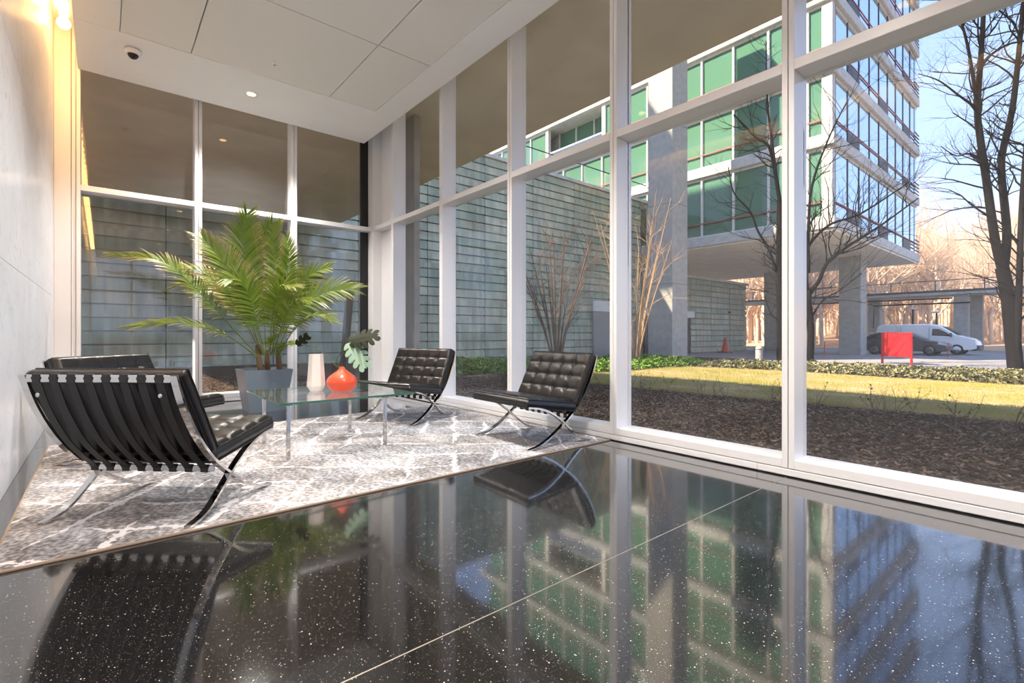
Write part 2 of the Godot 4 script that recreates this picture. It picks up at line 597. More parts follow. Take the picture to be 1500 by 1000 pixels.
func build_side_glazing() -> void:
	var o := setting("window_1", "tall white framed curtain wall along the lobby", "window")
	var ms := [2.784 + 1.465 * 3, 2.784 + 1.465 * 2, 2.784 + 1.465, 2.784]
	for k in range(1, 9): ms.append(2.784 - 1.465 * k)
	# base strip and sill in lengths, with a dark gap between them
	var joints := [DF - 0.03, 4.25, 1.52, -2.9, -6.4, REAR]
	for i in joints.size() - 1:
		frame_box("base_strip", o, XF, XG + 0.06, 0.008, 0.053, joints[i + 1] + 0.002, joints[i])
	bb("packing_strip", M.white_metal, o, XF + 0.05, XG + 0.05, 0.0, 0.06, REAR, DF, 0.0)
	var ends := [DF - 0.02] + ms
	for i in ms.size():
		var d: float = ms[i]
		# each upright is two halves with a dark slot between
		frame_box("mullion", o, XF, XG + 0.05, 0.058, TOP, d + 0.003, d + 0.039)
		frame_box("mullion", o, XF, XG + 0.05, 0.058, TOP, d - 0.039, d - 0.003)
		bb("mullion_core", M.white_metal, o, XF + 0.05, XG + 0.04, 0.058, TOP, d - 0.003, d + 0.003, 0.0)
	for i in ends.size() - 1:
		var d0: float = ends[i + 1] + 0.039
		var d1: float = ends[i] - (0.039 if i > 0 else 0.0)
		frame_box("sill", o, XF, XG + 0.05, 0.058, 0.119, d0, d1)
		frame_box("transom", o, XF, XG + 0.05, 2.72, 2.79, d0, d1)
		frame_box("head", o, XF, XG + 0.05, TOP - 0.06, TOP, d0, d1)
		if i == 0:
			bb("infill_panel", M.white_metal, o, XG - 0.01, XG + 0.02, 0.119, 2.72, d0, d1, 0.002)
			bb("infill_panel", M.white_metal, o, XG - 0.01, XG + 0.02, 2.79, TOP - 0.06, d0, d1, 0.002)
		else:
			bb("pane", M.side_glass, o, XG - 0.006, XG + 0.006, 0.119, 2.72, d0, d1, 0.0)
			bb("pane", M.side_glass, o, XG - 0.006, XG + 0.006, 2.79, TOP - 0.06, d0, d1, 0.0)
	# corner post
	frame_box("corner_post", o, XF, XG + 0.05, 0.058, TOP, DF - 0.06, DG + 0.05)

func build_end_glazing() -> void:
	var o := setting("window_2", "white framed glazed end wall behind the potted palm", "window")
	var ms := [-0.217, 1.005, 2.262]
	frame_box("base_strip", o, -0.455, XF, 0.008, 0.053, DF, DG + 0.06)
	bb("packing_strip", M.white_metal, o, -0.455, XF, 0.0, 0.06, DF + 0.05, DG + 0.05, 0.0)
	# ribbed jamb panel against the marble
	for e in [[-0.455, -0.305, 0.0], [-0.301, -0.262, 0.012], [-0.258, -0.217, 0.0]]:
		frame_box("jamb_panel", o, e[0], e[1], 0.058, TOP, DF + e[2], DG + 0.04)
	for x in [1.005, 2.262]:
		frame_box("mullion", o, x - 0.043, x - 0.003, 0.058, TOP, DF, DG + 0.05)
		frame_box("mullion", o, x + 0.003, x + 0.043, 0.058, TOP, DF, DG + 0.05)
		bb("mullion_core", M.white_metal, o, x - 0.003, x + 0.003, 0.058, TOP, DF + 0.05, DG + 0.04, 0.0)
	var spans := [[-0.217, 0.962], [1.048, 2.219], [2.305, XF - 0.13]]
	for s in spans:
		var e: float = XF if s[0] > 2.0 else s[1]
		frame_box("sill", o, s[0], e, 0.058, 0.119, DF, DG + 0.05)
		frame_box("transom", o, s[0], e, 2.72, 2.79, DF, DG + 0.05)
		frame_box("head", o, s[0], e, TOP - 0.06, TOP, DF, DG + 0.05)
		bb("pane", M.clear_glass, o, s[0], s[1], 0.119, 2.72, DG - 0.006, DG + 0.006, 0.0)
		bb("pane", M.clear_glass, o, s[0], s[1], 2.79, TOP - 0.06, DG - 0.006, DG + 0.006, 0.0)
	bb("corner_closure", M.black_steel, o, XF - 0.13, XF, 0.119, 2.72, DG - 0.03, DG + 0.03, 0.003)
	bb("corner_closure", M.black_steel, o, XF - 0.13, XF, 2.79, TOP - 0.06, DG - 0.03, DG + 0.03, 0.003)

func build_rear() -> void:
	# the far end of the lobby, behind the photographer: a glazed entrance wall like the other end
	var o := setting("window_3", "glazed entrance wall at the other end of the lobby", "window")
	for x in [-0.455, 0.87, 2.2, XF - 0.05]:
		frame_box("mullion", o, x, x + 0.08, 0.0, TOP, REAR - 0.2, REAR)
	for k in 3:
		var x0: float = [-0.375, 0.95, 2.28][k]
		var x1: float = [0.87, 2.2, XF - 0.05][k]
		frame_box("transom", o, x0, x1, 2.72, 2.79, REAR - 0.2, REAR)
		frame_box("sill", o, x0, x1, 0.0, 0.119, REAR - 0.2, REAR)
		bb("pane", M.clear_glass, o, x0, x1, 0.119, 2.72, REAR - 0.12, REAR - 0.108, 0.0)
		bb("pane", M.clear_glass, o, x0, x1, 2.79, TOP, REAR - 0.12, REAR - 0.108, 0.0)

func build_roof() -> void:
	var o := setting("roof", "deep concrete roof slab oversailing the glass lobby", "roof")
	bb("roof_slab", M.soffit_concrete, o, -3.2, 6.2, TOP + 0.04, TOP + 0.5, -13.0, 17.7, 0.02)
	bb("slab_lining", M.plaster, o, -0.75, XG + 0.06, TOP, TOP + 0.04, REAR - 0.2, DG + 0.05, 0.0)

func build_lamps() -> void:
	# recessed downlights in a row down the ceiling
	var first := true
	for d in [7.13, 4.16, 1.16, -1.75, -4.75, -7.7]:
		var o := thing("ceiling_downlight", "round recessed warm downlight in the ceiling border by the end glazing" if first else "round recessed warm downlight mirrored in the end glazing, above the lobby", "downlight", V(1.49, CEIL + 0.004, d), 0.0, "recessed downlights")
		if not first: o.set_meta("label", "round warm downlight further along the lobby ceiling, seen mirrored in glass")
		var r := MB.new()
		r.lathe([Vector2(0.062, 0.0), Vector2(0.064, -0.006), Vector2(0.078, -0.009), Vector2(0.086, -0.005), Vector2(0.086, 0.0)], 28)
		put(r.done(), "trim_ring", M.white_metal, o)
		var g := MB.new()
		g.lathe([Vector2(0.062, -0.003), Vector2(0.03, -0.006), Vector2(0.0001, -0.007)], 24)
		put(g.done(), "lamp_lens", M.downlight_glow, o)
		var l := SpotLight3D.new()
		l.name = "lamp_light"
		l.light_color = Color(1.0, 0.97, 0.94)
		l.light_energy = DOWN
		l.spot_angle = 62; l.spot_angle_attenuation = 0.6
		l.light_size = 0.12; l.spot_range = 30; l.spot_attenuation = 2.0
		l.shadow_enabled = true
		o.add_child(l)
		l.position = Vector3(0, -0.02, 0)
		l.rotation.x = -PI / 2
		first = false
	# bare round lamps in the slot along the marble
	var proto: Node3D
	var k := 0
	var d := 7.34
	while d > REAR + 0.3:
		if proto == null:
			proto = thing("slot_lamp", "bare round warm lamp in the slot between marble wall and ceiling", "lamp", V(-0.34, TOP, d), 0.0, "lamps in the wall slot")
			var b := MB.new()
			b.lathe([Vector2(0.0001, 0.0), Vector2(0.05, 0.0), Vector2(0.05, -0.16), Vector2(0.042, -0.22), Vector2(0.0001, -0.22)], 18)
			put(b.done(), "lamp_holder", M.white_metal, proto)
			var g := MB.new()
			var prof := []
			for i in 9:
				var a := PI * 0.92 * i / 8
				prof.append(Vector2(maxf(0.0001, 0.062 * sin(a)), -0.30 - 0.062 * cos(PI - a)))
			g.lathe(prof, 18)
			put(g.done(), "lamp_bulb", M.lamp_glow, proto)
			var l := OmniLight3D.new()
			l.name = "lamp_light"
			l.light_color = Color(1.0, 0.72, 0.42)
			l.light_energy = SLOT
			l.light_size = 0.05; l.omni_range = 30; l.omni_attenuation = 2.0
			l.shadow_enabled = true
			proto.add_child(l)
			l.position = Vector3(0, -0.30, 0)
		else:
			copy_of(proto, V(-0.34, TOP, d), 0.0)
		d -= 0.4
		k += 1


func build_ceiling_fittings() -> void:
	var o := thing("security_camera", "white dome security camera with black eye on the ceiling border", "camera", V(0.25, CEIL, 6.86))
	var b := MB.new()
	b.lathe([Vector2(0.0001, 0.0), Vector2(0.078, 0.0), Vector2(0.078, -0.03), Vector2(0.07, -0.05), Vector2(0.055, -0.055), Vector2(0.0001, -0.055)], 28)
	put(b.done(), "housing", M.white_metal, o)
	var e := MB.new()
	var prof := []
	for i in 8:
		var a := PI / 2 * i / 7
		prof.append(Vector2(maxf(0.0001, 0.052 * cos(a)), -0.05 - 0.052 * sin(a)))
	e.lathe(prof, 24)
	put(e.done(), "dome_eye", M.tinted_glass, o)
	var s := thing("sprinkler_head", "small round sprinkler head in the middle ceiling panel", "sprinkler", V(1.53, CEIL + 0.004, 6.13))
	var p := MB.new()
	p.lathe([Vector2(0.0001, 0.0), Vector2(0.035, 0.0), Vector2(0.033, -0.006), Vector2(0.012, -0.01), Vector2(0.010, -0.03), Vector2(0.0001, -0.03)], 20)
	put(p.done(), "escutcheon", M.plaster, s)
	var q := MB.new()
	q.lathe([Vector2(0.0001, -0.03), Vector2(0.02, -0.032), Vector2(0.02, -0.036), Vector2(0.0001, -0.037)], 16)
	put(q.done(), "deflector", M.chrome, s)

# ------------------------------------------------------------------ furniture
func build_rug() -> void:
	var o := thing("area_rug", "large grey and white rug with a distressed crossing line pattern", "rug", V(1.568, 0, 4.25))
	var w := 3.865
	var l := 2.9
	var t := 0.011
	var m := MB.new()
	m.box(Vector3(0, t / 2, 0), Vector3(w - 0.02, t, l - 0.02))
	# lay the pattern out flat, in metres of rug
	for i in m.v.size(): m.uv[i] = Vector2(m.v[i].x / w + 0.5, m.v[i].z / l + 0.5)
	put(m.done(), "pile", M.rug, o)
	for e in [[0.0, -l / 2 + 0.006, w, 0.012], [0.0, l / 2 - 0.006, w, 0.012], [-w / 2 + 0.006, 0.0, 0.012, l - 0.024], [w / 2 - 0.006, 0.0, 0.012, l - 0.024]]:
		bx("binding", M.rug_binding, o, Vector3(e[0], 0.006, e[1]), Vector3(e[2], 0.012, e[3]), 0.003)

# tufted cushion: x across, y up out of the face, z along; five by `rows` squares
func cushion_mesh(w: float, l: float, t: float, rows: int) -> ArrayMesh:
	var m := MB.new()
	var nx := 50
	var nz := rows * 10
	var cols := 5
	var ht := func(a: float, b: float) -> float:   # a, b in 0..1
		var ca := a * cols; var cb := b * rows
		var fa := ca - floorf(ca); var fb := cb - floorf(cb)
		var sa := 1.0 - pow(absf(fa * 2 - 1), 5.0); var sb := 1.0 - pow(absf(fb * 2 - 1), 5.0)
		var h := 0.014 * sqrt(maxf(0.0, sa * sb))
		var na := roundf(ca); var nb := roundf(cb)
		if na > 0 and na < cols and nb > 0 and nb < rows:
			var q := Vector2((ca - na) * w / cols, (cb - nb) * l / rows).length()
			h -= 0.017 * exp(-q * q / (2 * 0.02 * 0.02))
		var e := minf(minf(a, 1 - a) * w, minf(b, 1 - b) * l)
		h -= 0.012 * pow(maxf(0.0, 1.0 - e / 0.03), 2.0)
		return h
	var ids := []
	for j in nz + 1:
		for i in nx + 1:
			var a := float(i) / nx; var b := float(j) / nz
			var h: float = ht.call(a, b)
			var dx: float = (ht.call(minf(a + 0.004, 1.0), b) - ht.call(maxf(a - 0.004, 0.0), b)) / (0.008 * w)
			var dz: float = (ht.call(a, minf(b + 0.004, 1.0)) - ht.call(a, maxf(b - 0.004, 0.0))) / (0.008 * l)
			ids.append(m.vert(Vector3((a - 0.5) * w, t / 2 + h, (b - 0.5) * l), Vector3(-dx, 1, -dz).normalized()))
	for j in nz:
		for i in nx:
			var a: int = ids[j * (nx + 1) + i]; var b: int = ids[j * (nx + 1) + i + 1]
			var c: int = ids[(j + 1) * (nx + 1) + i + 1]; var d: int = ids[(j + 1) * (nx + 1) + i]
			m.idx.append_array([a, b, c, a, c, d])
	# bulging sides and a flat underside
	var ring := []
	for i in nx: ring.append(Vector2(float(i) / nx, 0))
	for j in nz: ring.append(Vector2(1, float(j) / nz))
	for i in nx: ring.append(Vector2(1.0 - float(i) / nx, 1))
	for j in nz: ring.append(Vector2(0, 1.0 - float(j) / nz))
	var lev := 5
	var base := m.v.size()
	for r in lev + 1:
		var f := float(r) / lev
		for p in ring:
			var out := Vector3(0, 0, 0)
			if p.x == 0.0: out.x = -1
			elif p.x == 1.0: out.x = 1
			if p.y == 0.0: out.z = -1
			elif p.y == 1.0: out.z = 1
			out = out.normalized()
			var y0: float = t / 2 + ht.call(p.x, p.y)
			var q := Vector3((p.x - 0.5) * w, lerpf(y0, -t / 2, f), (p.y - 0.5) * l) + out * 0.007 * sin(PI * f)
			m.vert(q, (out + Vector3(0, 0.9 * cos(PI * f), 0)).normalized())
	var n := ring.size()
	for r in lev:
		for k in n:
			var a := base + r * n + k; var b := base + r * n + (k + 1) % n
			m.idx.append_array([a, b + n, b, a, a + n, b + n])
	m.face([Vector3(-w / 2, -t / 2, -l / 2), Vector3(w / 2, -t / 2, -l / 2), Vector3(w / 2, -t / 2, l / 2), Vector3(-w / 2, -t / 2, l / 2)], Vector3.ZERO)
	return m.done()

func piping_mesh(w: float, l: float, y: float) -> ArrayMesh:
	var m := MB.new()
	var p := []
	for k in [[-1, -1], [1, -1], [1, 1], [-1, 1], [-1, -1]]: p.append(Vector3(k[0] * w / 2, y, k[1] * l / 2))
	for i in 4: m.tube([p[i], p[i + 1]], [0.0045], 6)
	return m.done()

func cushion(called: String, parent: Node, w: float, l: float, t: float, rows: int, mid: Vector3, turn: Basis) -> void:
	var key := called + "_mesh"
	if not cache.has(key):
		cache[key] = cushion_mesh(w, l, t, rows)
		var b := MB.new()
		b.lathe([Vector2(0.011, -0.004), Vector2(0.010, 0.001), Vector2(0.006, 0.004), Vector2(0.0001, 0.005)], 12)
		cache["button"] = b.done()
	var o := put(cache[key], called, M.black_leather, parent, mid)
	o.basis = turn
	put(piping_mesh(w, l, t / 2 - 0.012), "piping", M.black_leather, o)
	put(piping_mesh(w, l, -t / 2), "piping", M.black_leather, o)
	for i in range(1, 5):
		for j in range(1, rows):
			put(cache.button, "button", M.black_leather, o, Vector3((i / 5.0 - 0.5) * w, t / 2 - 0.0145, (float(j) / rows - 0.5) * l))

func smooth2(p: Array, n: int) -> Array:
	var c := Curve3D.new()
	for i in p.size():
		var a: Vector3 = p[maxi(i - 1, 0)]; var b: Vector3 = p[mini(i + 1, p.size() - 1)]
		var t := (b - a) / 6.0
		c.add_point(p[i], -t if i > 0 else Vector3.ZERO, t if i < p.size() - 1 else Vector3.ZERO)
	var out := []
	for i in n + 1: out.append(c.sample_baked(c.get_baked_length() * i / n, true))
	return out

func fz(f: float, y: float) -> Vector3:   # chair side view: f from rear foot towards front foot
	return Vector3(0, y, 0.335 - f)

func make_chair() -> Node3D:
	var o := thing("lounge_chair", "", "chair", Vector3.ZERO, 0.0, "black leather lounge chairs")
	var hw := 0.380
	var back_curve := smooth2([fz(-0.105, 0.752), fz(-0.05, 0.60), fz(0.04, 0.44), fz(0.16, 0.295), fz(0.295, 0.185), fz(0.44, 0.09), fz(0.58, 0.026), fz(0.69, 0.006)], 28)
	var seat_curve := smooth2([fz(0.70, 0.352), fz(0.58, 0.335), fz(0.47, 0.298), fz(0.38, 0.246), fz(0.295, 0.185), fz(0.20, 0.105), fz(0.10, 0.035), fz(-0.02, 0.006)], 28)
	for s: float in [-1.0, 1.0]:
		var m := MB.new()
		m.bar(back_curve, s * hw, 0.035, 0.014)
		put(m.done(), "back_frame_bar", M.chrome, o)
		m = MB.new()
		m.bar(seat_curve, s * hw, 0.035, 0.014)
		put(m.done(), "seat_frame_bar", M.chrome, o)
	var w := hw * 2 - 0.035
	bx("cross_bar", M.chrome, o, fz(-0.10, 0.735), Vector3(w, 0.036, 0.012), 0.002)
	bx("cross_bar", M.chrome, o, fz(0.205, 0.232), Vector3(w, 0.032, 0.012), 0.002)
	bx("cross_bar", M.chrome, o, fz(0.685, 0.352), Vector3(w, 0.012, 0.035), 0.002)
	# straps: eight down the back, eight along the seat, looped round the bars
	var bs := smooth2([fz(-0.090, 0.757), fz(-0.108, 0.757), fz(-0.110, 0.735), fz(-0.096, 0.70), fz(-0.05, 0.575), fz(0.035, 0.42), fz(0.13, 0.305), fz(0.19, 0.248), fz(0.196, 0.216), fz(0.21, 0.212)], 18)
	var ss := smooth2([fz(0.695, 0.362), fz(0.60, 0.345), fz(0.45, 0.318), fz(0.32, 0.283), fz(0.22, 0.256)], 10)
	for k in 8:
		var x := -0.308 + 0.616 * k / 7
		var m := MB.new()
		m.bar(bs, x, 0.042, 0.004)
		put(m.done(), "back_strap", M.saddle_leather, o)
		m = MB.new()
		m.bar(ss, x, 0.042, 0.004)
		put(m.done(), "seat_strap", M.saddle_leather, o)
		bx("strap_loop", M.saddle_leather, o, fz(-0.10, 0.735) + Vector3(x, 0, 0), Vector3(0.042, 0.044, 0.02), 0.003)
		bx("strap_loop", M.saddle_leather, o, fz(0.205, 0.232) + Vector3(x, 0, 0), Vector3(0.042, 0.04, 0.02), 0.003)
	for x in [-0.308, 0.308]:
		var r := MB.new()
		r.lathe([Vector2(0.011, 0.0), Vector2(0.011, 0.003), Vector2(0.006, 0.006), Vector2(0.0001, 0.006)], 12, Vector3.ZERO, Basis(Vector3.RIGHT, PI / 2))
		put(r.done(), "strap_stud", M.chrome, o, fz(-0.098, 0.655) + Vector3(x, 0, 0))
	# cushions
	var a := fz(0.705, 0.392) ; var b := fz(0.165, 0.318)
	var zz := (b - a).normalized()
	var yy := zz.cross(Vector3.RIGHT).normalized()
	if yy.y < 0: yy = -yy
	var xx := yy.cross(zz)
	cushion("seat_cushion", o, 0.785, a.distance_to(b), 0.082, 4, (a + b) / 2 + yy * 0.0, Basis(xx, yy, zz))
	# back cushion: its face looks forward
	a = fz(-0.052, 0.764); b = fz(0.165, 0.342)
	zz = (b - a).normalized()
	yy = zz.cross(Vector3.RIGHT).normalized()
	if yy.z > 0: yy = -yy
	xx = yy.cross(zz)
	cushion("back_cushion", o, 0.785, a.distance_to(b), 0.075, 4, (a + b) / 2, Basis(xx, yy, zz))
	return o

func build_chairs() -> void:
	var c := make_chair()
	c.position = V(0.280, 0.012, 3.345)
	c.rotation.y = atan2(-0.69, 0.724)
	c.set_meta("label", "black leather chair whose strapped back shows, chrome legs near the rug edge")
	copy_of(c, V(0.25, 0.012, 4.81), atan2(-0.67, -0.74), "tufted black leather chair half hidden behind the strapped chair back by marble")
	copy_of(c, V(2.605, 0.012, 5.006), atan2(0.928, -0.373), "tufted black leather chair beyond the glass table, next to the corner")
	copy_of(c, V(3.0, 0.012, 3.3), atan2(1.0, 0.04), "tufted black leather chair against the glazing at the rug corner")

func build_table() -> void:
	var o := thing("coffee_table", "low square glass table on four square chrome legs", "table", V(1.57, 0.011, 4.46))
	var m := MB.new()
	m.box(Vector3.ZERO, Vector3(1.112, 0.016, 1.112))
	put(m.done(), "glass_top", M.clear_glass, o, Vector3(0, 0.421, 0))
	for e in [[0.0, 0.558, 1.12, 0.004], [0.0, -0.558, 1.12, 0.004], [0.558, 0.0, 0.004, 1.112], [-0.558, 0.0, 0.004, 1.112]]:
		bx("glass_edge", M.glass_edge, o, Vector3(e[0], 0.421, e[1]), Vector3(e[2], 0.016, e[3]), 0.001)
	for e in [[1.067, 3.905], [1.849, 3.905], [1.062, 4.61], [1.83, 4.64]]:
		var at := V(e[0], 0.0115, e[1]) - o.position
		bx("leg", M.chrome, o, Vector3(at.x, 0.2035, at.z), Vector3(0.028, 0.407, 0.028), 0.003)
		bx("leg_pad", M.chrome, o, Vector3(at.x, 0.410, at.z), Vector3(0.06, 0.005, 0.06), 0.001)
	return

func build_vases() -> void:
	var top := 0.4412
	var o := thing("orange_vase", "squat glossy orange vase with a narrow neck on the glass table", "vase", V(1.665, top, 4.40))
	var m := MB.new()
	var prof := [Vector2(0.0001, 0.0), Vector2(0.075, 0.0), Vector2(0.092, 0.006), Vector2(0.122, 0.035), Vector2(0.136, 0.075), Vector2(0.132, 0.105), Vector2(0.112, 0.135), Vector2(0.078, 0.162), Vector2(0.045, 0.185), Vector2(0.026, 0.205), Vector2(0.022, 0.222), Vector2(0.017, 0.222), Vector2(0.016, 0.19), Vector2(0.0001, 0.18)]
	m.lathe(prof, 40)
	put(m.done(), "vase_body", M.orange_glaze, o)
	# tall six-sided tapering vase
	var w := thing("white_vase", "tall faceted ivory vase beside the orange vase", "vase", V(1.50, top, 4.60))
	m = MB.new()
	var lo := []; var hi := []; var mi := []
	for k in 6:
		var a := TAU * k / 6 + 0.3
		lo.append(Vector3(cos(a) * 0.052, 0, sin(a) * 0.052))
		mi.append(Vector3(cos(a) * 0.080, 0.045, sin(a) * 0.080))
		hi.append(Vector3(cos(a) * 0.061, 0.335, sin(a) * 0.061))
	for k in 6:
		var j := (k + 1) % 6
		m.face([lo[k], lo[j], mi[j], mi[k]], Vector3(0, 0.1, 0))
		m.face([mi[k], mi[j], hi[j], hi[k]], Vector3(0, 0.1, 0))
		m.face([hi[k], hi[j], hi[j] * Vector3(0.85, 1, 0.85), hi[k] * Vector3(0.85, 1, 0.85)], Vector3(0, 0, 0))
		m.face([lo[k], lo[j], Vector3.ZERO], Vector3(0, 0.2, 0))
		m.quad(hi[k] * Vector3(0.85, 1, 0.85), hi[j] * Vector3(0.85, 1, 0.85), lo[j] + Vector3(0, 0.05, 0), lo[k] + Vector3(0, 0.05, 0))
	put(m.done(), "vase_body", M.ivory_ceramic, w)
	# cut leaves in the orange vase
	var neck := o.position + Vector3(0, 0.20, 0)
	var d := 4.45
	var s := thing("cut_leaf_stem", "bent green stem with a curled leaf, standing in the orange vase", "plant", neck)
	m = MB.new()
	var path := smooth2([neck + Vector3(-0.004, -0.01, 0), U(482, 527, d), U(468, 512, d + 0.05), U(452, 506, d + 0.1), U(440, 505, d + 0.12)], 16).map(func(p): return p - neck)
	m.tube(path, [0.0035], 6)
	put(m.done(), "stem", M.plant_stem, s)
	var tip := U(438, 505, d + 0.12) - neck
	leaf_blade(s, "curled_leaf", M.monstera_dark, tip + Vector3(-0.02, 0.0, 0), U(450, 494, d + 0.1) - neck + Vector3(0.0, 0.01, 0.02), 0.05, Vector3(0.3, 0.4, 0.8), 3, 0.35)
	var s2 := thing("monstera_stem", "split monstera leaves, one dark and one silvery, in the orange vase", "plant", neck)
	m = MB.new()
	path = smooth2([neck + Vector3(0.004, -0.01, 0), U(493, 530, d), U(497, 520, d), U(503, 511, d - 0.02), U(511, 505, d - 0.02)], 14).map(func(p): return p - neck)
	m.tube(path, [0.004], 6)
	put(m.done(), "stem", M.plant_stem, s2)
	leaf_blade(s2, "dark_leaf", M.monstera_dark, U(512, 499, d) - neck, U(551, 487, d + 0.03) - neck, 0.13, Vector3(-0.25, 0.75, 0.6), 5, 0.2)
	leaf_blade(s2, "silvery_leaf", M.monstera_pale, U(512, 502, d - 0.02) - neck, U(536, 536, d - 0.05) - neck, 0.10, Vector3(-0.2, 0.35, 0.9), 5, 0.25)

# split leaf from base to tip: a whole inner blade along the rib, then fingers with open slits between them
func leaf_blade(parent: Node, called: String, m_: Material, a: Vector3, b: Vector3, half: float, face_dir: Vector3, lobes: int, sag: float) -> void:
	var m := MB.new()
	var along := b - a
	var t := along.normalized()
	var nn := (face_dir - t * face_dir.dot(t)).normalized()
	var side := t.cross(nn)
	var length := along.length()
	var at := func(f: float, g: float, s: float) -> Vector3:   # f along the rib, g out from it
		var wide := half * pow(maxf(0.0, sin(PI * clampf(f * 0.9 + 0.1, 0.0, 1.0))), 0.55)
		var reach := wide * g
		return a + along * (f - 0.22 * g * (0.5 - f) + 0.10 * g * g) + side * s * reach - nn * (sag * reach * g + 0.12 * length * f * f)
	for s: float in [-1.0, 1.0]:
		for k in 12:
			m.quad(at.call(k / 12.0, 0.0, s), at.call((k + 1) / 12.0, 0.0, s), at.call((k + 1) / 12.0, 0.42, s), at.call(k / 12.0, 0.42, s))
		for k in lobes:
			var f0 := float(k) / lobes
			var f1 := (k + 0.78) / lobes
			var mid := (f0 + f1) / 2
			for q in 3:
				var g0 := 0.42 + 0.58 * q / 3.0
				var g1 := 0.42 + 0.58 * (q + 1) / 3.0
				var n0 := 1.0 if q < 2 else 0.92
				var n1: float = [1.0, 0.92, 0.45][q]
				m.quad(at.call(lerpf(mid, f0, n0), g0, s), at.call(lerpf(mid, f1, n0), g0, s), at.call(lerpf(mid, f1, n1), g1, s), at.call(lerpf(mid, f0, n1), g1, s))
	m.tube([a, a + along * 0.5 - nn * 0.03 * length, b - nn * 0.12 * length], [0.003, 0.0025, 0.001], 5)
	put(m.done(), called, m_, parent)

# ------------------------------------------------------------------ potted palm
func frond(parent: Node, p: Array, leaflets: int, long: float, tip_dry: float, lean: Vector3, tone: float) -> void:
	var m := MB.new()
	var n := 40
	var path := smooth2(p, n)
	m.col = Color(0.17, 0.22, 0.05)
	var rad := []
	for i in n + 1: rad.append(lerpf(0.0085, 0.0018, float(i) / n))
	m.tube(path, rad, 5)
	for s: float in [-1.0, 1.0]:
		for k in leaflets:
			var f := 0.30 + 0.70 * (k + 0.5 + rng.randf_range(-0.2, 0.2)) / leaflets
			var x := f * n
			var i := mini(int(x), n - 1)
			var at: Vector3 = path[i].lerp(path[i + 1], x - i)
			var t: Vector3 = (path[i + 1] - path[i]).normalized()
			var nn := (lean - t * lean.dot(t)).normalized()
			var side: Vector3 = t.cross(nn) * s
			var g := (f - 0.30) / 0.70
			var len_ := long * (0.30 + 0.70 * sin(PI * clampf(0.16 + 0.74 * g, 0, 1))) * rng.randf_range(0.88, 1.08)
			var dir := (side * (1.0 - 0.55 * g) + t * (0.55 + 0.6 * g) + nn * rng.randf_range(0.10, 0.34)).normalized()
			var w := 0.0105 * rng.randf_range(0.8, 1.15) * (0.7 + 0.5 * sin(PI * g))
			var wd := (t - dir * t.dot(dir)).normalized()
			wd = (wd + nn * rng.randf_range(-0.5, 0.5)).normalized()
			var prev := []
			var segs := 4
			var green := Color(0.06, 0.125, 0.016).lerp(Color(0.23, 0.31, 0.03), clampf(tone + rng.randf_range(-0.25, 0.25), 0, 1))
			for q in segs + 1:
				var h := float(q) / segs
				var c := at + dir * len_ * h + Vector3.DOWN * len_ * 0.22 * h * h
				var ww := w * (1.0 if q < 2 else (0.85 if q == 2 else (0.55 if q == 3 else 0.06)))
				if q == 0: ww = w * 0.5
				var cur := [c - wd * ww, c + wd * ww]
				m.col = green.lerp(Color(0.55, 0.36, 0.14), smoothstep(0.6, 1.0, h) * tip_dry)
				if q > 0: m.quad(prev[0], prev[1], cur[1], cur[0])
				prev = cur
	put(m.done(), "frond", M.palm_leaf, parent)

